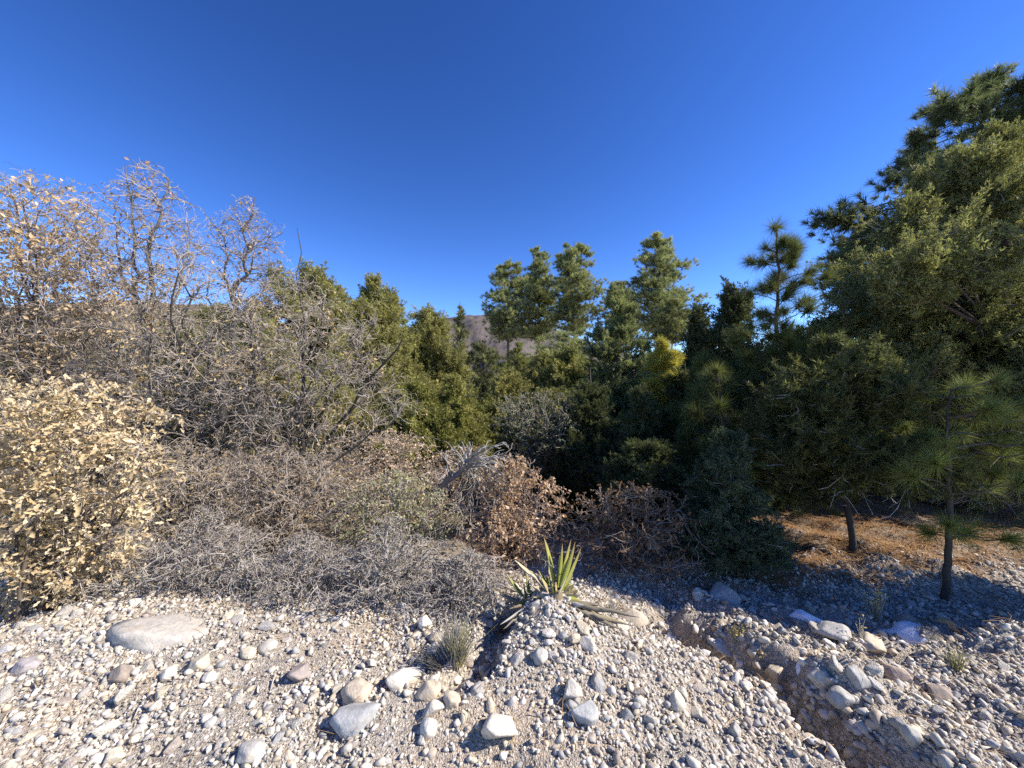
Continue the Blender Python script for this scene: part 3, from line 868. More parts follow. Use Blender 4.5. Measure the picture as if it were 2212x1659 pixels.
def shrub(name, label, cat, px, d, py_top, py_bot, wpx, prof, seed, n1=9, n2=90, n3=900, n4=3500, leaves=0, lsize=.04, lcol=(.5, .36, .18), ltint=None,
          stems=None, stem_r=.025, bark=(.09, .07, .055), twig=(.33, .285, .24), ry=None, lump=.3, lean=0.0, curl=.35, wig=.06, up=.1, r3=.0025, r4=.0022, lmat='leaf',
          clumpy=0.0, single=0, oak=False, group=None, shell=.55, leafz=None, base_spread=.25, top_r=.0011, arch=0):
    rng = np.random.default_rng(seed)
    b = at(px, CY, d); gx, gy = b[0], b[1]; gz = float(Hh(gx, gy))
    zt = at(px, py_top, d)[2]; zb = max(at(px, py_bot, d)[2], gz + .03)
    rx = wpx / 2 / FPX * d; ry_ = ry if ry else rx * .8
    root = thing(name, label, cat, (gx, gy, gz), group)
    W = Wood(rng)
    lf = lumps(rng)
    def env(n, sh=shell): 
        X = envelope(rng, n, prof, zb, zt, rx, ry_, lump, sh, lf)[0]
        return X
    if stems:
        for pts, r0, r1 in stems:
            pts = np.array([at(*q) for q in pts]); pts = pts - np.array([gx, gy, 0])
            W.stem(pts, r0, r1, K=16, wig=.008, reach=.2)
    if n1:
        X = env(n1, .6); X[:, 2] = zb + (zt - zb) * rng.uniform(.3, .85, n1)
        base = rng.normal(0, base_spread * min(rx, .8) * .4, (n1, 3)); base[:, 2] = gz - .05
        base[:, 0] += lean
        for i in range(n1):
            mid = base[i] * .6 + X[i] * .4 + np.array([0, 0, .18 * (X[i, 2] - gz)]) + rng.normal(0, .06 * rx, 3)
            W.stem([base[i], mid, X[i]], stem_r * rng.uniform(.6, 1.15), stem_r * .22, K=12, wig=.012, reach=.2)
    W.grow(env(n2), stem_r * .4, .004, K=7, cosw=.45, up=up, curl=curl, wig=wig * .7, reach=.3, tang=.5, below=.5)
    W.grow(env(n3), .0055, r3 * .7, K=4, cosw=.45, up=up * .5, curl=curl, wig=wig, reach=.3, kind='twig', tang=.5)
    if arch:
        Xa = env(arch, .3); ctr = np.array([0, 0, (zb + zt) / 2]); Xa = ctr + (Xa - ctr) * np.where(rng.uniform(0, 1, (arch, 1)) < .2, rng.uniform(1.02, 1.14, (arch, 1)), .97)
        W.grow(Xa, .0042, .0016, K=7, cosw=.4, up=.1, curl=.45, wig=.05, reach=.6, kind='pale', tang=.6)
    if n4:
        X4 = env(n4)
        W.grow(X4, r3, top_r, K=3, cosw=.4, up=up * .5, curl=curl, wig=wig, reach=.2, kind='fine', tang=.5)
    if leaves:
        Pn = np.concatenate([P.reshape(-1, 3) for P, R, k in W.levels[-2:]]); Tn = np.concatenate([norm(np.gradient(P, axis=1)).reshape(-1, 3) for P, R, k in W.levels[-2:]])
        w = np.ones(len(Pn))
        if clumpy:
            nz = np.sin(Pn @ (norm(rng.normal(0, 1, (3, 3))) * 7).T / max(rx, .3) * .9 + rng.uniform(0, 6, 3)).sum(1)
            w = np.where(nz > clumpy, 1, .05)
        if leafz: w = w * np.clip(np.interp(Pn[:, 2], [at(px, q[0], d)[2] for q in leafz][::-1], [q[1] for q in leafz][::-1]), 0, 1)
        hid = rng.choice(len(Pn), leaves, p=w / w.sum())
        pos = Pn[hid] + rng.normal(0, .012, (leaves, 3))
        dr = norm(Tn[hid] * .7 + rng.normal(0, .6, (leaves, 3)) + np.array([.1, -.25, -.05]))
        s = lsize * rng.uniform(.6, 1.3, leaves)
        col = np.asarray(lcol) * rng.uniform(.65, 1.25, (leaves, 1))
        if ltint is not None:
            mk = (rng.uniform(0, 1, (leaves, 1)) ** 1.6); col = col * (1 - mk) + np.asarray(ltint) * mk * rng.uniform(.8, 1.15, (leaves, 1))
        rot = frames(dr, rng, rng.normal(0, .7, (leaves, 3)) + np.array([.5, -.4, .7]))
        tv, tf = (OAKV, OAKF) if oak else (KITEV, KITEF)
        if single:
            vis = np.argsort(pos[:, 1])[:single * 3]; vis = rng.choice(vis, single, replace=False)
            lm = []
            for q in range(6):
                gq = Geo(); gq.add(tv * np.array([1, rng.uniform(.8, 1.3), rng.uniform(.4, 2.2)]), tf, np.asarray(lcol) * rng.uniform(.75, 1.25)); lm.append(gq.mesh('leaf', M[lmat]))
            from mathutils import Matrix
            for q in vis:
                o = link('leaf', lm[rng.integers(6)], root)
                mm = Matrix([[float(c) for c in r] for r in rot[q]]).to_4x4()
                o.rotation_euler = mm.to_euler(); o.scale = (float(s[q] * 1.1),) * 3
                o.location = (float(pos[q, 0]), float(pos[q, 1]), float(pos[q, 2] - gz))
            keep = np.ones(leaves, bool); keep[vis] = False
        else:
            keep = np.ones(leaves, bool)
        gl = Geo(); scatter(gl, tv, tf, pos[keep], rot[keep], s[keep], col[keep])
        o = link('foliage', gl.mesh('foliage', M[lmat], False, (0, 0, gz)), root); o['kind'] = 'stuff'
    emit_wood(root, W, np.array([0, 0, gz]), bark=bark, twig=twig)
    return root

# needle tufts of the near pines: shared meshes, each tuft a part
def tuft_meshes(col, L, n, seed, width=.0032, spread=.95, name='needle_tuft', tint=None):
    out = []
    for k in range(5):
        rng = np.random.default_rng(seed + k)
        g = Geo()
        c = np.stack([rng.uniform(-.45, .0, 9) * L * 1.0, np.zeros(9), np.zeros(9)], 1)
        needles(g, c, np.tile([[1., 0, 0]], (9, 1)), n // 9, L, width, col, rng, spread, .05, .0, .2, tint)
        tubes(g, np.array([[[-.9 * L, 0, 0], [-.3 * L, 0, 0], [.12 * L, 0, 0]]]), np.array([[.006, .006, .004]]), 5, (.16, .11, .07))
        out.append(g.mesh(name, M['needle']))
    return out

def tuft_pine(name, label, base, trunk_px, r0, tufts, tm, seed, bark=(.085, .065, .052), scale=1.0, up=.35, group=None, dead=0, dead_box=None):
    """young long-needled pine; tufts = world points"""
    from mathutils import Matrix
    rng = np.random.default_rng(seed)
    pts = np.array([at(*q) for q in trunk_px])
    gz = float(Hh(pts[0, 0], pts[0, 1])); pts[0, 2] = gz - .03
    root = thing(name, label, 'pine', (pts[0, 0], pts[0, 1], gz), group)
    off = np.array([pts[0, 0], pts[0, 1], gz])
    W = Wood(rng)
    W.stem(pts, r0, r0 * .22, K=24, wig=.003, reach=.15)
    X = np.asarray(tufts)
    n1 = max(4, len(X) // 3)
    P = W.grow(X, r0 * .18, .0035, K=7, cosw=.15, up=-.05, curl=.12, wig=.02, reach=.4, below=.5, tang=.15)
    if dead:
        lo, hi = dead_box
        W.grow(rng.uniform(np.minimum(lo, hi), np.maximum(lo, hi), (dead, 3)), .006, .0016, K=5, curl=.3, wig=.05, reach=.9, kind='twig', tang=.1)
    emit_wood(root, W, off, bark=bark, twig=(.10, .085, .07))
    D = norm(norm(P[:, -1] - P[:, -3]) + np.array([0, 0, up]) + rng.normal(0, .12, X.shape))
    R = frames(D, rng)
    for i in range(len(X)):
        o = link('needle_tuft', tm[rng.integers(len(tm))], root)
        o.rotation_euler = Matrix([[float(c) for c in r] for r in R[i]]).to_euler()
        s = scale * rng.uniform(.8, 1.15); o.scale = (s, s, s)
        o.location = tuple(float(v) for v in (X[i] - off))
    return root

def crown_tufts(rng, n, px, d, py_top, py_bot, wpx, prof, ry=None):
    b = at(px, CY, d); rx = wpx / 2 / FPX * d
    X = envelope(rng, n, prof, at(px, py_bot, d)[2], at(px, py_top, d)[2], rx, ry or rx, .2, .35)[0]
    return X + np.array([b[0], b[1], 0])

# ---- far pines and middle distance, each tree a thing
PC = (.22, .25, .12); PT = (.38, .38, .18)
def farpine(label, px, d, top, bot, w, seed, **k):
    kw = dict(nclump=150, csize=.72, nspray=3200, col=PC, tint=PT, trunk=.24, flatz=.5, L=.33, Wd=.04, nn=9, bark=(.10, .075, .06), lump=.3, upb=.6, cosw=.1, shell=.6, below=.3, extra_along=False,
              twig=(.12, .09, .07))
    kw.update(k)
    return conifer('pine_tree', label, 'pine', px, d, top, bot, w, kw.pop('prof', PINE), 'pine', seed, **kw)
farpine('tall pine at the left end of the row of three', 1098, 38, 565, 735, 100, 101, nspray=2600)
farpine('tall narrow pine in the middle of the row of three', 1164, 41, 531, 735, 76, 102, nspray=2600)
farpine('tall broad pine at the right end of the row of three', 1240, 37, 520, 720, 112, 103)
farpine('tall pine standing alone with blue sky on both sides', 1425, 33, 500, 715, 138, 104, nspray=3000, nclump=160, prof=[(0, .6), (.15, .95), (.35, 1), (.55, .8), (.75, .58), (.92, .4), (1, .12)])
farpine('dark pine top peeking out behind the pointed fir-like pine', 1340, 40, 608, 740, 90, 105, nspray=1800)
farpine('pale green round-topped pine right of the lone tall pine', 1452, 24, 645, 740, 84, 106, col=(.11, .125, .045), trunk=.13, csize=.4, L=.28, Wd=.028, nspray=700)
farpine('slim dark pine in front of the mountain', 993, 26, 650, 850, 44, 107, nspray=500, csize=.3, trunk=.14, L=.26, Wd=.03, prof=[(0, .9), (.3, 1), (.6, .8), (.85, .5), (1, .15)], col=(.055, .065, .03))
farpine('hazy pine top behind the tall juniper', 850, 28, 636, 800, 70, 108, nspray=500, csize=.45, trunk=.14)
farpine('low spreading pine below the row of three', 1215, 24, 705, 840, 170, 109, nspray=900, csize=.5, trunk=.12, prof=ROUND, L=.3)
farpine('dark round pine below the mountain', 1042, 18, 735, 880, 110, 110, nspray=900, csize=.35, trunk=.1, prof=ROUND, L=.2, Wd=.022, col=(.05, .062, .028))
farpine('yellow-green bushy pine below the left tall pine', 1118, 15, 735, 900, 120, 111, nspray=1000, csize=.28, trunk=.09, prof=TEAR, L=.18, Wd=.02, col=(.17, .185, .06), tint=(.28, .27, .09))

JC = (.245, .24, .095); JT = (.39, .36, .14)
def juniper(label, px, d, top, bot, w, seed, **k):
    kw = dict(nclump=130, csize=.36, nspray=2600, col=JC, tint=JT, trunk=.11, flatz=1.1, L=.13, Wd=.036, nn=8, bark=(.16, .12, .10), lump=.28, upb=.9, cosw=.45, shell=.4)
    kw.update(k)
    return conifer('juniper_tree', label, 'juniper', px, d, top, bot, w, kw.pop('prof', TEAR), 'juniper', seed, **kw)
juniper('rounded yellow-green juniper behind the bare grey bush', 648, 8.0, 583, 950, 270, 201, prof=ROUND, nspray=3000)
juniper('tall olive juniper left of the mountain', 810, 9.5, 608, 960, 190, 202, nspray=3000)
juniper('olive juniper with a bushy rounded crown beside the slim dark pine', 925, 11, 655, 940, 160, 203, nclump=120)
juniper('low yellow-green juniper left of the middle clearing', 890, 7.2, 830, 1000, 170, 204, nspray=1500, col=(.17, .18, .05), csize=.22)
juniper('low yellow-green juniper at the middle clearing', 985, 7.6, 822, 1000, 120, 205, nspray=1400, col=(.18, .19, .055), csize=.22, prof=CONE)
juniper('small pale green conifer at the edge of the clearing', 1068, 10, 870, 1000, 80, 206, nspray=700, col=(.18, .19, .06))
juniper('narrow green juniper below the row of three pines', 1180, 13, 760, 930, 90, 207, nspray=1000)
juniper('green juniper glimpsed through the bare oaks on the left', 470, 9.5, 668, 950, 240, 210, nspray=1700, prof=ROUND, col=(.12, .125, .045))
juniper('dark green juniper behind the leafy oaks at the far left', 190, 9.5, 690, 1000, 360, 211, nspray=2000, prof=ROUND, col=(.09, .10, .04))
juniper('olive juniper below the left tall pine, right of the slim dark pine', 1095, 11.5, 800, 980, 150, 212, nspray=1200, prof=TEAR)
juniper('olive green juniper left of the pointed pinyon pine', 1235, 12, 750, 980, 170, 213, nspray=1500, prof=TEAR, col=(.18, .195, .07))
juniper('dark low juniper in the centre behind the upright-stemmed shrub', 1190, 8.5, 850, 1010, 170, 214, nspray=1200, prof=ROUND, col=(.10, .11, .045))
juniper('dark juniper with a ragged top left of the young pine', 1585, 7.2, 605, 1050, 150, 208, nspray=1900, col=(.08, .10, .05), tint=(.13, .14, .06), prof=CONE)
juniper('small dark juniper behind the dark tufted pine', 1512, 7.8, 670, 1050, 120, 209, col=(.08, .095, .05), tint=(.13, .14, .06), prof=CONE, nspray=1500)

# ---- the wooded right side
conifer('pinyon_pine', 'pointed dense pinyon pine in the centre right', 'pine', 1335, 10, 610, 980, 250, CONE, 'pine', 301, nclump=180, csize=.3, nspray=3600, col=(.20, .23, .105), tint=(.35, .36, .16),
        trunk=.1, L=.10, Wd=.02, nn=10, upb=.8, flatz=.9, lump=.2)
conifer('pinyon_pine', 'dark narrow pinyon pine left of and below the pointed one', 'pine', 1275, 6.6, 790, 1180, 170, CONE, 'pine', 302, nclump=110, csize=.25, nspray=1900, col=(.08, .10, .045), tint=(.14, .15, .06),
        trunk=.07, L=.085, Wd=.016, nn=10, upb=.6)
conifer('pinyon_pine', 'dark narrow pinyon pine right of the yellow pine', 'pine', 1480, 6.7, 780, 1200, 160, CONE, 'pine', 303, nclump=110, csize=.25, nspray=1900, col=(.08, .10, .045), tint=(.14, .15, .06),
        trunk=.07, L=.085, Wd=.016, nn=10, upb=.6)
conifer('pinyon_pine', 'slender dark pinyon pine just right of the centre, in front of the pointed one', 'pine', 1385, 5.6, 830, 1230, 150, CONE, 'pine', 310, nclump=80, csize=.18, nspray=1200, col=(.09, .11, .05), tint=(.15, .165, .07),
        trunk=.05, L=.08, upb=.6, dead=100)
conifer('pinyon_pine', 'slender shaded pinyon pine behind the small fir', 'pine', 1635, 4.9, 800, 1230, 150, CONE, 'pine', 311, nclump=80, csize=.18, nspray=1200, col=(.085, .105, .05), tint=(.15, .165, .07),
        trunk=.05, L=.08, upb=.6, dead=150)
conifer('young_pine', 'bright yellow-needled young pine in the centre right', 'pine', 1432, 7.0, 738, 880, 66, TEAR, 'pine', 304, nclump=26, csize=.2, nspray=320, col=(.44, .38, .08), tint=(.30, .31, .09),
        trunk=.035, L=.15, Wd=.010, nn=18, upb=.8)
conifer('young_pine', 'shaded green pine between the yellow pine and the dark juniper', 'pine', 1535, 5.7, 760, 1150, 130, TEAR, 'pine', 305, nclump=40, csize=.22, nspray=520, col=(.09, .115, .045), tint=(.17, .18, .06),
        trunk=.05, L=.18, Wd=.012, nn=20, upb=.8, dead=120)
juniper('big juniper filling the right edge with sunlit olive tips', 2150, 5.5, 296, 1120, 740, 401, nclump=230, nspray=8500, csize=.36, L=.09, Wd=.026, nn=11, trunk=.13, ry=1.45,
        prof=[(0, .5), (.1, .8), (.35, 1), (.64, 1), (.76, .82), (.88, .5), (1, .12)], shell=.4, dead=900, col=(.18, .19, .075), tint=(.32, .31, .135), lump=.42)
juniper('juniper outside the right edge that shades the gravel', 2760, 2.64, -10, 1180, 240, 408, nclump=60, nspray=1300, csize=.2, L=.09, trunk=.05, prof=ROUND)
farpine('big dark ponderosa rising behind the right-hand juniper', 2160, 9.5, 172, 760, 560, 402, nclump=170, nspray=6500, csize=.55, trunk=.2, L=.27, Wd=.03, nn=9, shell=.45, lump=.2, col=(.10, .125, .065), tint=(.19, .21, .10),
        prof=[(0, .8), (.3, 1), (.55, .98), (.75, .8), (.9, .52), (.97, .35), (1, .12)], flatz=.7)
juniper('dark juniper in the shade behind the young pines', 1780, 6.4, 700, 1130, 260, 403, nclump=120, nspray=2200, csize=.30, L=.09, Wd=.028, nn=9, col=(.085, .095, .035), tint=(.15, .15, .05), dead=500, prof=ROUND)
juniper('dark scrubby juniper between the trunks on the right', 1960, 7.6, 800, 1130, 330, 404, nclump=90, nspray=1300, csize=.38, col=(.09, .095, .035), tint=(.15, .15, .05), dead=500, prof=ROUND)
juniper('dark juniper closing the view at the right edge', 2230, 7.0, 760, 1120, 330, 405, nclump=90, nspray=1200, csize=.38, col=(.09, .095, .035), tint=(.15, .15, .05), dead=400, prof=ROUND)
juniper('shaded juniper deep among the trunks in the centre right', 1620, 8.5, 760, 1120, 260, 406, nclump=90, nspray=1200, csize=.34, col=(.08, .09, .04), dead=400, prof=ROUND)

TM1 = tuft_meshes((.085, .11, .04), .20, 360, 50, .0042, tint=(.17, .175, .06))
TM2 = tuft_meshes((.15, .185, .055), .18, 400, 60, .0034, tint=(.28, .29, .09))
rng = np.random.default_rng(12)
tf = np.concatenate([crown_tufts(rng, 62, 1680, 5.0, 500, 770, 165, [(0, 1), (.3, 1), (.6, .9), (.85, .6), (1, .3)]),
                     crown_tufts(rng, 60, 1690, 5.0, 740, 1000, 220, [(0, .7), (.5, 1), (1, .9)]), [at(1678, 492, 5.0)]])
tuft_pine('young_pine', 'young long-needled pine whose tufted top stands against the sky', None, [(1662, 1150, 5.0), (1664, 900, 5.0), (1676, 740, 5.0), (1680, 600, 5.0), (1678, 490, 5.0)], .042, tf, TM1, 21, dead=70,
          dead_box=(at(1590, 1050, 5.3), at(1760, 800, 4.7)))
tf = np.concatenate([crown_tufts(rng, 60, 1560, 4.6, 790, 1040, 200, TEAR), [at(1548, 800, 4.5)]])
tuft_pine('young_pine', 'dark tufted pine in shade right of the yellow pine', None, [(1572, 1230, 4.6), (1570, 1050, 4.6), (1562, 900, 4.6), (1548, 800, 4.55)], .05, tf, TM1, 22, dead=60, dead_box=(at(1490, 1130, 4.8), at(1650, 900, 4.4)))
tf = np.array([at(*q) for q in [(2040, 965, 2.9), (1965, 1025, 2.85), (2085, 1010, 3.0), (2048, 1135, 2.85), (2090, 1150, 2.95), (2005, 1150, 3.0), (2185, 1165, 2.7), (2215, 1040, 2.8), (2150, 1020, 3.1),
                                (2020, 1000, 2.7), (1940, 985, 3.1), (2160, 960, 3.0), (2060, 930, 3.05), (2000, 940, 3.1), (2110, 900, 3.2), (2190, 900, 3.1), (2000, 850, 3.2), (2080, 840, 3.15)]])
tf = np.concatenate([tf, crown_tufts(rng, 22, 2080, 3.3, 800, 1060, 300, ROUND)])
tuft_pine('young_pine', 'nearest young pine on the right with long needle tufts', None, [(2043, 1285, 2.95), (2048, 1200, 2.95), (2052, 1080, 2.95), (2046, 960, 2.95), (2050, 840, 3.1)], .027, tf, TM2, 23, up=.25, bark=(.075, .062, .05))
conifer('pinyon_pine', 'thin-trunked dark pinyon growing from the needle floor', 'pine', 1812, 3.6, 740, 1060, 300, ROUND, 'pine', 309, nclump=70, csize=.2, nspray=1500, col=(.085, .10, .042), tint=(.16, .165, .06),
        trunk=.032, L=.075, upb=.4, lean=(-30, 0), dead=200, bark=(.05, .042, .036))
conifer('young_fir', 'small bluish-green fir in the shade above the dark boulder', 'fir', 1570, 3.35, 925, 1285, 190, [(0, .9), (.12, 1), (.4, .7), (.75, .32), (1, .05)], 'juniper', 307, nclump=90, csize=.13, nspray=2000,
        col=(.075, .10, .06), tint=(.11, .14, .08), trunk=.028, L=.045, Wd=.012, nn=9, upb=.4, flatz=.6)
conifer('juniper_sapling', 'low dark juniper bush under the young pines', 'juniper', 1400, 4.3, 950, 1230, 150, ROUND, 'juniper', 308, nclump=60, csize=.16, nspray=1000, col=(.08, .095, .04), trunk=.03, L=.07, Wd=.018, nn=8, dead=160)

# ---- the bare and dry-leaved shrubs on the left
DOME = [(0, .8), (.25, 1), (.55, .95), (.8, .7), (.95, .35), (1, .1)]
FAN = [(0, .25), (.25, .55), (.55, .9), (.8, 1), (.95, .7), (1, .3)]
shrub('oak_shrub', 'tan-leaved oak shrub at the lower left edge', 'shrub', 110, 2.62, 815, 1375, 480, [(0, .5), (.2, .75), (.42, 1), (.75, .95), (.92, .75), (1, .4)], 501, n1=12, n2=120, n3=900, n4=1500, leaves=7500, lsize=.045, lump=.5,
      lcol=(.50, .38, .22), ltint=(.84, .70, .48), clumpy=.0, single=300, oak=True, ry=.42, stem_r=.016, shell=.5)
shrub('oak_tree', 'taller oak with orange-tan leaves and bare tips at the upper left edge', 'oak', 85, 5.0, 385, 900, 340, [(0, .8), (.3, 1), (.6, 1), (.85, .8), (1, .45)], 502, arch=200, up=.03, curl=.25, n1=14, n2=200, n3=2200, n4=9000, leaves=7500, lsize=.062,
      lcol=(.52, .37, .20), ltint=(.78, .60, .40), clumpy=-.5, stem_r=.03, leafz=[(340, .05), (450, .35), (520, 1), (800, .8), (1000, .5)])
shrub('bare_oak', 'bare forked oak with a few brown leaves on its top twigs', 'oak', 320, 4.9, 352, 760, 230, [(0, .3), (.2, .7), (.5, 1), (.75, .85), (.9, .5), (1, .25)], 503, arch=140, n1=0, n2=120, n3=900, n4=4200, leaves=320, lsize=.055, up=.03,
      lcol=(.30, .16, .09), ltint=(.5, .32, .18), bark=(.13, .115, .105), lump=.35,
      stems=[([(255, 1010, 4.9), (265, 880, 4.9), (295, 780, 4.9), (316, 706, 4.9)], .05, .042), ([(316, 706, 4.9), (297, 653, 4.9), (292, 580, 4.85), (290, 509, 4.9), (268, 360, 4.95)], .036, .006),
             ([(316, 706, 4.9), (330, 635, 4.85), (320, 543, 4.8), (345, 460, 4.8), (362, 385, 4.9)], .034, .006), ([(297, 653, 4.9), (262, 590, 5.1), (250, 480, 5.2)], .02, .006),
             ([(316, 706, 4.9), (370, 660, 4.7), (400, 560, 4.7), (410, 470, 4.7)], .02, .005)], ry=.6, curl=.18, wig=.045)
shrub('bare_oak', 'slender bare oak left of the rounded juniper, almost leafless', 'oak', 530, 5.4, 425, 690, 170, [(0, .35), (.3, .75), (.6, 1), (.85, .6), (1, .2)], 504, arch=90, n1=0, n2=80, n3=600, n4=2600, leaves=240, lsize=.05, up=.03,
      lcol=(.5, .34, .22), bark=(.10, .09, .08),
      stems=[([(470, 1000, 5.4), (490, 800, 5.4), (508, 650, 5.4), (522, 590, 5.4), (534, 510, 5.4), (552, 425, 5.4)], .045, .005), ([(505, 660, 5.4), (485, 600, 5.4), (488, 530, 5.4), (440, 458, 5.4)], .018, .004),
             ([(500, 690, 5.4), (450, 650, 5.4), (456, 590, 5.4)], .015, .004)], ry=.5, curl=.18, wig=.045)
shrub('bare_shrub', 'broad bare grey thicket with hooked twigs in front of the junipers', 'shrub', 640, 4.6, 580, 1120, 480, [(0, .5), (.25, .75), (.5, 1), (.7, .9), (.85, .55), (1, .15)], 505, arch=420, n1=12, n2=180, n3=1900, n4=8500, leaves=1800, lsize=.038,
      lcol=(.52, .38, .2), lean=-.25, curl=.5, wig=.06, stem_r=.035, ry=.8, bark=(.07, .06, .052), clumpy=.3,
      stems=[([(520, 1120, 4.5), (600, 1060, 4.4), (720, 1000, 4.3), (860, 905, 4.3)], .032, .006), ([(560, 1130, 4.6), (600, 1050, 4.6), (650, 960, 4.6), (660, 800, 4.6), (655, 640, 4.7), (640, 500, 4.7)], .034, .004)])
shrub('bare_shrub', 'bare leaning oak thicket with a dark trunk left of the broad grey one', 'shrub', 415, 4.3, 500, 1140, 380, [(0, .5), (.3, .95), (.55, 1), (.75, .65), (.9, .35), (1, .12)], 506, arch=360, n1=8, n2=150, n3=1500, n4=9000, leaves=1500, lsize=.042,
      lcol=(.52, .38, .18), curl=.3, wig=.06, stem_r=.03, ry=.7, bark=(.045, .04, .036), clumpy=.5,
      stems=[([(350, 1130, 4.2), (400, 1010, 4.2), (445, 940, 4.2), (530, 870, 4.2), (560, 760, 4.3)], .048, .008)])
shrub('bare_shrub', 'dark twiggy understorey behind the tan-leaved oak', 'shrub', 160, 4.4, 440, 1250, 480, [(0, .8), (.3, 1), (.55, .9), (.75, .6), (.9, .3), (1, .12)], 507, arch=320, curl=.28, n1=14, n2=160, n3=1400, n4=8000, leaves=3000, lsize=.045, lcol=(.52, .38, .22), stem_r=.025, twig=(.31, .265, .225), ry=.6)
shrub('dry_shrub', 'pinkish-tan small-leaved shrub below the low junipers', 'shrub', 845, 4.9, 925, 1130, 290, DOME, 508, n1=8, n2=120, n3=900, n4=1500, leaves=5200, lsize=.035, lcol=(.50, .36, .25), ltint=(.70, .54, .40), stem_r=.015, ry=.7)
shrub('green_shrub', 'grey-green small-leaved shrub right of the bare thicket', 'shrub', 850, 3.75, 1015, 1270, 300, DOME, 509, n1=8, n2=110, n3=800, n4=1300, leaves=4200, lsize=.028, lcol=(.18, .20, .09), ltint=(.46, .43, .22), lmat='green_leaf', stem_r=.014, ry=.5)
shrub('dry_shrub', 'brown twiggy shrub with withered leaves left of the grey-green one', 'shrub', 610, 3.8, 960, 1270, 330, DOME, 510, arch=200, n1=10, n2=130, n3=1100, n4=5000, leaves=2400, lsize=.028, lcol=(.33, .24, .14), stem_r=.015, ry=.5, twig=(.33, .285, .24))
shrub('dry_shrub', 'brown twiggy shrub beside the tan-leaved oak', 'shrub', 400, 3.6, 950, 1300, 300, DOME, 511, arch=200, n1=10, n2=110, n3=1000, n4=4500, leaves=1500, lsize=.03, lcol=(.40, .30, .16), stem_r=.014, ry=.45, twig=(.33, .285, .24))
for i, (px, d, top, w, lab) in enumerate([
        (260, 2.95, 1130, 300, 'grey thorny shrub above the wide low boulder'),
        (450, 2.82, 1095, 330, 'grey thorny shrub with white crooked twigs on the left of the low row'),
        (655, 2.8, 1150, 300, 'grey thorny shrub in the middle of the low row'),
        (845, 2.76, 1115, 300, 'grey thorny shrub above the white broken stone'),
        (1010, 2.72, 1185, 210, 'grey thorny shrub right beside the yucca')]):
    shrub('thorny_shrub', lab, 'shrub', px, d, top, 1335, w, [(0, .9), (.25, 1), (.5, .75), (.7, .42), (.85, .25), (1, .15)], 520 + i, n1=14, n2=130, n3=1000, n4=5000, leaves=900, lsize=.016, lcol=(.34, .29, .2), stem_r=.008, ry=.33, lump=.5, curl=.5, wig=.07,
          twig=(.33, .295, .26), bark=(.2, .18, .16), r3=.0021, top_r=.0009, arch=260, group='low grey thorny shrubs along the bank')
shrub('oak_shrub', 'coppery-leaved oak bush in the middle of the picture', 'shrub', 1110, 3.5, 975, 1225, 250, [(0, .75), (.3, 1), (.55, .9), (.75, .6), (.9, .35), (1, .12)], 531, n1=9, n2=100, n3=700, n4=900, leaves=4200, lsize=.036,
      lcol=(.44, .28, .17), ltint=(.64, .48, .34), clumpy=-.6, stem_r=.014, ry=.42, twig=(.25, .2, .17))
shrub('oak_shrub', 'shaded brown-leaved bush right of the yucca', 'shrub', 1360, 3.3, 1040, 1290, 300, DOME, 532, n1=9, n2=100, n3=700, n4=1000, leaves=3600, lsize=.034, lcol=(.15, .09, .055), ltint=(.24, .15, .09), stem_r=.013, ry=.4, twig=(.24, .21, .18))  # leaf browns darkened so the colour stands in for shade on the bush
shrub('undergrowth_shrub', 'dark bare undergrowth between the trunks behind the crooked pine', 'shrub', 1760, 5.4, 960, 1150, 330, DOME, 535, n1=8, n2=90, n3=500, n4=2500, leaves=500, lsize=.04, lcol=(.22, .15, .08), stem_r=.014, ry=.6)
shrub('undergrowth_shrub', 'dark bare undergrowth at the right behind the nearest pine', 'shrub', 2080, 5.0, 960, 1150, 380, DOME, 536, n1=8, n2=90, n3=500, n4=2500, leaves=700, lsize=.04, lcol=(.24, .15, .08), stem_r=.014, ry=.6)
shrub('dark_shrub', 'dark green twiggy shrub with upright stems in the middle clearing', 'shrub', 1165, 6.6, 845, 1020, 210, FAN, 533, n1=12, n2=110, n3=700, n4=1600, leaves=3000, lsize=.04, lcol=(.10, .13, .06), ltint=(.20, .22, .11), lmat='green_leaf', stem_r=.025, ry=.6, up=.2)
shrub('oak_shrub', 'pale brown dry bush low in the clearing', 'shrub', 1010, 5.8, 960, 1060, 200, DOME, 534, n1=6, n2=70, n3=400, n4=500, leaves=1500, lsize=.036, lcol=(.34, .24, .15), stem_r=.012, ry=.5)

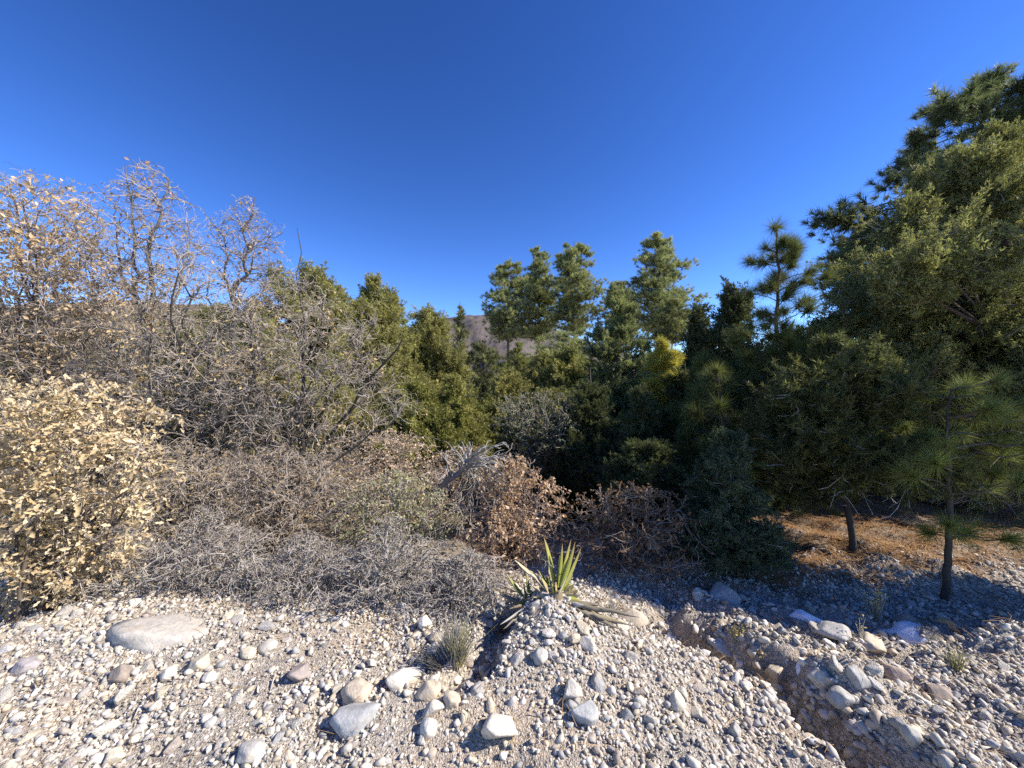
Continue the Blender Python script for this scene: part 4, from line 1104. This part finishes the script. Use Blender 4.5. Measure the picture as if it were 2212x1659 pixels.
# ------------------------------------------------------------------ yucca on the mound
YD = 2.40
def c3(cx, cy, dd=0.0): return at((1100 + cx * .241) / 1.085, (1200 + cy * .241) / 1.085, YD + dd)
yb = hit(1203, 1292)
yuc = thing('yucca', 'green spiky yucca growing on top of the gravel mound', 'yucca', yb)
def blade(base, tip, width, col, bend=.06, seed=0, wilt=0.0, col2=None):
    rng = np.random.default_rng(seed)
    K = 10; t = np.linspace(0, 1, K)
    base = np.asarray(base, float); tip = np.asarray(tip, float)
    L = np.linalg.norm(tip - base)
    ctrl = (base + tip) / 2 + rng.normal(0, abs(bend) * .5 + .01, 3) * L + np.array([0, 0, bend * L])
    P = ((1 - t) ** 2)[:, None] * base + (2 * t * (1 - t))[:, None] * ctrl + (t * t)[:, None] * tip
    P = P + rng.normal(0, wilt * L, P.shape) * np.sin(t * np.pi)[:, None]
    T = norm(np.gradient(P, axis=0))
    view = norm(np.array([.75, -.9, .4]) + rng.normal(0, .15, 3))
    S = norm(np.cross(T, view)); N = np.cross(S, T)
    w = width * .7 * np.interp(t, [0, .15, .4, .75, 1], [.75, .9, 1, .62, .02])
    V = np.stack([P - S * w[:, None], P - N * (w * .25)[:, None], P + S * w[:, None], P - N * (w * .25 + .0025)[:, None] * 1.0], 1)
    idx = np.arange(K * 4).reshape(K, 4); A = idx[:-1]; B = idx[1:]
    F = np.stack([A, np.roll(A, -1, 1), np.roll(B, -1, 1), B], -1).reshape(-1, 4)
    c = np.asarray(col, float) * rng.uniform(.88, 1.12)
    cc = np.repeat(c[None], K * 4, 0).reshape(K, 4, 3)
    c2 = np.asarray(col2 if col2 is not None else c * 1.15)
    cc = cc * (1 - (t ** 3)[:, None, None]) + c2 * (t ** 3)[:, None, None]
    cc[:, 0] = cc[:, 0] * .85 + np.array([.42, .37, .2]) * .15; cc[:, 2] = cc[:, 0]
    g = Geo(); g.add(V.reshape(-1, 3), F, cc.reshape(-1, 3))
    return link('leaf', g.mesh('leaf', M['yucca'], False, yb), yuc)
GRN = (.32, .37, .07); GRN2 = (.42, .45, .10); DRY = (.46, .39, .25); DRY2 = (.32, .26, .17); OLD = (.22, .19, .145); STRAW = (.52, .43, .23)
Y = [((835, 720, 0), (725, 245, .02), .030, GRN2, .10), ((865, 720, .03), (905, 305, .06), .022, GRN, .03), ((885, 730, 0), (990, 265, 0), .032, GRN2, -.03), ((890, 730, -.03), (1030, 285, -.04), .028, GRN, -.05),
     ((915, 740, 0), (1092, 335, .0), .026, GRN2, -.06), ((860, 740, .05), (880, 420, .10), .024, GRN, .02), ((870, 800, -.05), (950, 620, -.10), .018, (.6, .56, .46), 0), ((740, 740, 0), (440, 468, .0), .026, DRY, .03),
     ((745, 800, -.02), (610, 720, -.05), .022, DRY, .08), ((735, 835, -.04), (622, 830, -.08), .018, STRAW, .02), ((520, 820, .05), (360, 600, .08), .02, GRN, .05), ((580, 800, .05), (555, 590, .06), .02, GRN2, .02),
     ((560, 860, .03), (525, 690, .03), .016, GRN, 0), ((595, 850, .02), (590, 720, .0), .016, GRN, 0), ((540, 900, .0), (470, 870, -.02), .02, GRN2, 0), ((780, 720, .02), (745, 620, .03), .018, GRN, .02),
     ((800, 760, 0), (770, 490, .05), .016, DRY, 0), ((770, 780, -.03), (700, 640, -.06), .018, STRAW, .03), ((930, 800, -.02), (1020, 700, -.03), .03, STRAW, .05), ((940, 810, -.02), (1060, 760, -.02), .034, STRAW, .06),
     ((950, 830, -.03), (1075, 810, -.05), .03, DRY, .05), ((930, 790, 0), (985, 690, .02), .028, (.40, .38, .15), .03), ((950, 840, -.05), (1100, 880, -.08), .026, GRN2, .03), ((830, 800, -.05), (800, 690, -.08), .018, GRN, .03),
     ((850, 790, -.05), (840, 680, -.07), .018, STRAW, .02), ((880, 860, -.06), (1660, 1025, -.16), .022, OLD, .01), ((880, 870, -.06), (1600, 1110, -.18), .026, DRY2, .0), ((890, 880, -.06), (1520, 1165, -.2), .022, OLD, .0),
     ((900, 880, -.07), (1430, 1095, -.16), .02, DRY2, .0), ((880, 870, -.05), (1300, 920, -.05), .024, OLD, .03), ((600, 900, -.03), (300, 1095, -.16), .016, (.5, .47, .42), .0), ((620, 900, -.03), (390, 940, -.06), .018, DRY2, .06),
     ((600, 930, -.05), (330, 1140, -.2), .018, OLD, .0), ((640, 920, -.05), (480, 1005, -.14), .016, (.48, .45, .4), 0), ((760, 720, .03), (660, 560, .06), .018, GRN, .03), ((900, 760, .04), (1010, 600, .1), .02, GRN, -.02),
     ((480, 880, .04), (290, 800, .06), .02, OLD, -.1)]
for i, (b_, t_, w_, c_, bd) in enumerate(Y):
    blade(c3(*b_), c3(*t_), w_, c_, bd, 700 + i, wilt=.012 if c_ in (OLD, DRY2, DRY) else .0, col2=(.33, .2, .12) if c_ in (GRN, GRN2) else None)
g = Geo(); rng = np.random.default_rng(77)
for i in range(26):     # curling fibres that peel off the leaf edges
    c = c3(rng.uniform(560, 1060), rng.uniform(380, 780), rng.uniform(-.04, .04)); r = rng.uniform(.012, .03); a0 = rng.uniform(0, 6.3); t = np.linspace(0, rng.uniform(2, 4.5), 12)
    P = c + np.stack([r * np.cos(a0 + t) * (1 - .08 * t), rng.normal(0, .002, 12), r * np.sin(a0 + t)], 1)
    tubes(g, P, np.full(12, .0011), 3, (.62, .57, .45))
o = link('leaf_fibre', g.mesh('leaf_fibre', M['straw'], False, yb), yuc); o['kind'] = 'stuff'
g = Geo(); tubes(g, np.array([[yb + [0, .03, -.08], yb + [0, .03, .0], yb + [.005, .03, .04]]]), np.array([[.05, .045, .02]]), 9, (.2, .16, .1))
link('stem', g.mesh('stem', M['bark'], True, yb), yuc)

# ------------------------------------------------------------------ small dry plants
def tuft(name, label, cat, px, py, h, n, col, col2, spread, seed, width=.0024, flower=0, fcol=(.5, .4, .15), lean=(0, 0)):
    rng = np.random.default_rng(seed)
    b = hit(px, py)
    root = thing(name, label, cat, b)
    W = Wood(rng)
    base = rng.normal(0, spread * h * .16, (n, 3)); base[:, 2] = -.01
    dirn = norm(np.stack([rng.normal(lean[0], spread * .5, n), rng.normal(lean[1], spread * .5, n), np.ones(n)], 1))
    L = h * rng.uniform(.45, 1.1, (n, 1))
    t = np.linspace(0, 1, 5)
    bend = rng.normal(0, .12, (n, 3)) * L
    P = base[:, None] + dirn[:, None] * (L * t)[..., None] + bend[:, None] * (t ** 2)[None, :, None]
    R = np.repeat((width * np.array([1, 1, .9, .7, .35]))[None], n, 0) * rng.uniform(.6, 1.2, (n, 1))
    m = np.clip(.5 + base[:, :1] / (spread * h * .3) + rng.normal(0, .25, (n, 1)), 0, 1)
    g = Geo(); tubes(g, P, R, 3, (np.asarray(col) * (1 - m) + np.asarray(col2) * m) * rng.uniform(.7, 1.25, (n, 1)))
    o = link('stalks', g.mesh('stalks', M['straw']), root); o['kind'] = 'stuff'
    if flower:
        g = Geo(); k = rng.integers(0, n, flower)
        pos = P[k, 4] + rng.normal(0, .01, (flower, 3)); dr = norm(rng.normal(0, 1, (flower, 3)) + [0, 0, .5])
        scatter(g, KITEV, KITEF, pos, frames(dr, rng), rng.uniform(.008, .02, flower), np.asarray(fcol) * rng.uniform(.7, 1.2, (flower, 1)))
        o = link('seed_heads', g.mesh('seed_heads', M['straw']), root); o['kind'] = 'stuff'
    return root
tuft('dry_tuft', 'grey-stemmed dry tuft on the gravel left of the mound', 'plant', 985, 1432, .23, 380, (.30, .30, .29), (.42, .37, .20), .5, 1, .0018)
tuft('dry_tuft', 'dark fallen tuft of stems at the foot of the grey-stemmed one', 'plant', 950, 1440, .13, 120, (.10, .10, .10), (.16, .15, .13), .6, 2, .002, lean=(-.9, -.2))
tuft('dry_plant', 'dry plant with yellowish seed heads in front of the right-hand trees', 'plant', 1890, 1338, .20, 34, (.42, .38, .24), (.5, .44, .28), .35, 3, .0022, 160, (.50, .42, .18))
tuft('dry_plant', 'small yellow dry plant between the snow patches', 'plant', 1590, 1385, .09, 22, (.42, .38, .2), (.5, .42, .2), .5, 4, .002, 90, (.5, .4, .14))
tuft('dry_plant', 'olive dry plant on the gravel at the right edge', 'plant', 2065, 1450, .13, 46, (.30, .28, .12), (.40, .36, .18), .45, 5, .002, 60, (.4, .36, .18))
tuft('dry_plant', 'single thin dry stalk standing below the thin crooked pine', 'plant', 1862, 1385, .13, 7, (.42, .38, .28), (.45, .4, .3), .2, 6, .002, 20)
tuft('dry_plant', 'thin dry stalk in the upper gully snow', 'plant', 1645, 1432, .09, 6, (.42, .36, .22), (.45, .4, .3), .3, 7, .0018, 14)
tuft('dry_grass', 'pale bleached grass tuft beside the smooth tan boulder', 'plant', 1318, 1322, .13, 60, (.45, .42, .36), (.52, .48, .40), .8, 8, .0016, lean=(.4, 0))
tuft('dry_grass', 'brown dry grass tuft under the dead yucca leaves on the left', 'plant', 1085, 1372, .10, 90, (.30, .22, .12), (.36, .28, .14), .7, 9, .0016)

# a heap of bleached dead juniper sticks behind the coppery bush
hp = at(985, 1020, 4.6); hp[2] = float(Hh(hp[0], hp[1]))
heap = thing('dead_branch', 'bleached dead branch with bare sticks reaching up to the right', 'branch', hp)
rng = np.random.default_rng(31); W = Wood(rng)
top = at(985, 1000, 4.6)[2] - hp[2]
W.stem([(-.3, .1, top * .5), (-.1, 0, top * .8), (.1, 0, top * .95)], .05, .03, K=10, wig=.02)
X = np.stack([rng.uniform(-.15, .65, 46), rng.uniform(-.3, .3, 46), top + rng.uniform(-.12, .28, 46)], 1); X[:, 2] -= np.abs(X[:, 0] - .3) * .15
W.grow(X, .016, .004, K=6, cosw=.2, up=.06, curl=.2, wig=.03, reach=.3)
W.grow(np.stack([rng.uniform(-.2, .75, 160), rng.uniform(-.35, .35, 160), top + rng.uniform(-.35, .25, 160)], 1), .007, .002, K=5, curl=.3, wig=.05, reach=.5, kind='twig')
W.grow(np.stack([rng.uniform(-.35, .5, 60), rng.uniform(-.35, .35, 60), rng.uniform(0, top, 60)], 1), .012, .004, K=5, curl=.3, wig=.05, reach=.5, kind='twig')
emit_wood(heap, W, np.zeros(3), bark=(.30, .28, .26), twig=(.42, .40, .37))

# ------------------------------------------------------------------ fallen needles, leaves and straw
rng = np.random.default_rng(41); g = Geo()
def strew(n, x, y, L, w, col, lift=.006):
    th = rng.uniform(0, 6.28, n); d = np.stack([np.cos(th), np.sin(th), rng.normal(0, .12, n)], 1); l = L * rng.uniform(.5, 1.2, (n, 1))
    c = np.stack([x, y, Hh(x, y) + lift + rng.uniform(0, .012, n)], 1)
    s = np.stack([-np.sin(th), np.cos(th), np.zeros(n)], 1) * w * .5
    bow = np.array([0, 0, .01]) + s * rng.normal(0, 6, (n, 1))
    P = np.stack([c - d * l / 2, c + bow, c + d * l / 2], 1)
    V = np.stack([P - s[:, None], P + s[:, None]], 2).reshape(-1, 3)
    idx = np.arange(n * 6).reshape(n, 3, 2)
    F = np.stack([idx[:, :-1, 0], idx[:, :-1, 1], idx[:, 1:, 1], idx[:, 1:, 0]], -1).reshape(-1, 4)
    g.add(V, F, np.repeat(np.asarray(col) * rng.uniform(.6, 1.3, (n, 1)), 6, 0))
n = 9000; y = rng.uniform(3.0, 6.0, n); x = rng.uniform(1.2, 1, n) if False else 1.2 + rng.uniform(0, 1, n) * (1.4 * y - .8)
k = rng.uniform(0, 1, n) < sstep(3.0, 3.35, y + .12 * fbm(x * 3, y * 3, 2, 2) - .05 * (x - 2.5)); x = x[k]; y = y[k]
strew(len(x), x, y, .15, .004, (.38, .22, .10), .012)
n = 520; x, y = wedge(n, 1.1, 2.7); strew(n, x, y, .13, .0022, (.46, .30, .15), .02)
n = 1400; x, y = wedge(n, 1.1, 3.0); k = fbm(x * 2.5, y * 2.5, 2, 91) > .25; x = x[k]; y = y[k]; strew(len(x), x, y, .07, .0022, (.36, .24, .12), .012)
o = link('needle_litter', g.mesh('needle_litter', M['straw'])); o['kind'] = 'stuff'; o['label'] = 'orange fallen pine needles and straw on the ground'
g = Geo(); n = 900; y = rng.uniform(2.3, 3.4, n); x = rng.uniform(-3.6, .9, n); k = (rng.uniform(0, 1, n) < sstep(2.3, 2.9, y)); x = x[k]; y = y[k]; n = len(x)
scatter(g, KITEV, KITEF, np.stack([x, y, Hh(x, y) + .015], 1), rot_zt(n, rng, .5), rng.uniform(.018, .045, n), np.array([.42, .30, .16]) * rng.uniform(.5, 1.25, (n, 1)))
o = link('leaf_litter', g.mesh('leaf_litter', M['leaf'])); o['kind'] = 'stuff'; o['label'] = 'dry fallen leaves under the shrubs'

# ------------------------------------------------------------------ far woodland that reads as one mass
rng = np.random.default_rng(51); g = Geo()
def far_tree(x, y, z, h, r, col, n=70):
    t = rng.uniform(0, 1, n) ** 1.3; th = rng.uniform(0, 6.28, n); rr = r * (1 - t) ** .8 * rng.uniform(.4, 1, n)
    c = np.stack([x + rr * np.cos(th), y + rr * np.sin(th), z + h * (.12 + .85 * t)], 1)
    d = norm(np.stack([np.cos(th), np.sin(th), np.full(n, .9)], 1))
    needles(g, c, d, 3, h * .17, h * .07, col, rng, .9, .5, cvar=.3)
m_ = (HS[None] > -.97) & (HS[None] < -.05) & (HX > -560) & (HX < 60)
ii = rng.choice(np.nonzero(m_.ravel())[0], 220)
for i in ii:
    far_tree(HX.ravel()[i] + rng.normal(0, 4), HY.ravel()[i] + rng.normal(0, 4), HZ.ravel()[i] - 1, rng.uniform(5, 9), rng.uniform(2.2, 3.5), np.array([.05, .06, .03]) * rng.uniform(.7, 1.3), 26)
for i in range(150):
    y = rng.uniform(28, 170); x = rng.uniform(-1.4, 1.4) * y
    if -.2 < x / y < .55 and y < 45: continue
    if -.3 < x / y < .6: hh = rng.uniform(4, 6) + .02 * y
    else: hh = rng.uniform(5, 9)
    far_tree(x, y, float(Hh(x, y)), hh, hh * .33, np.array([.065, .075, .032]) * rng.uniform(.7, 1.3))
o = link('far_woodland', g.mesh('far_woodland', M['juniper'])); o['kind'] = 'stuff'; o['label'] = 'far scattered conifers on the valley floor and hillside'
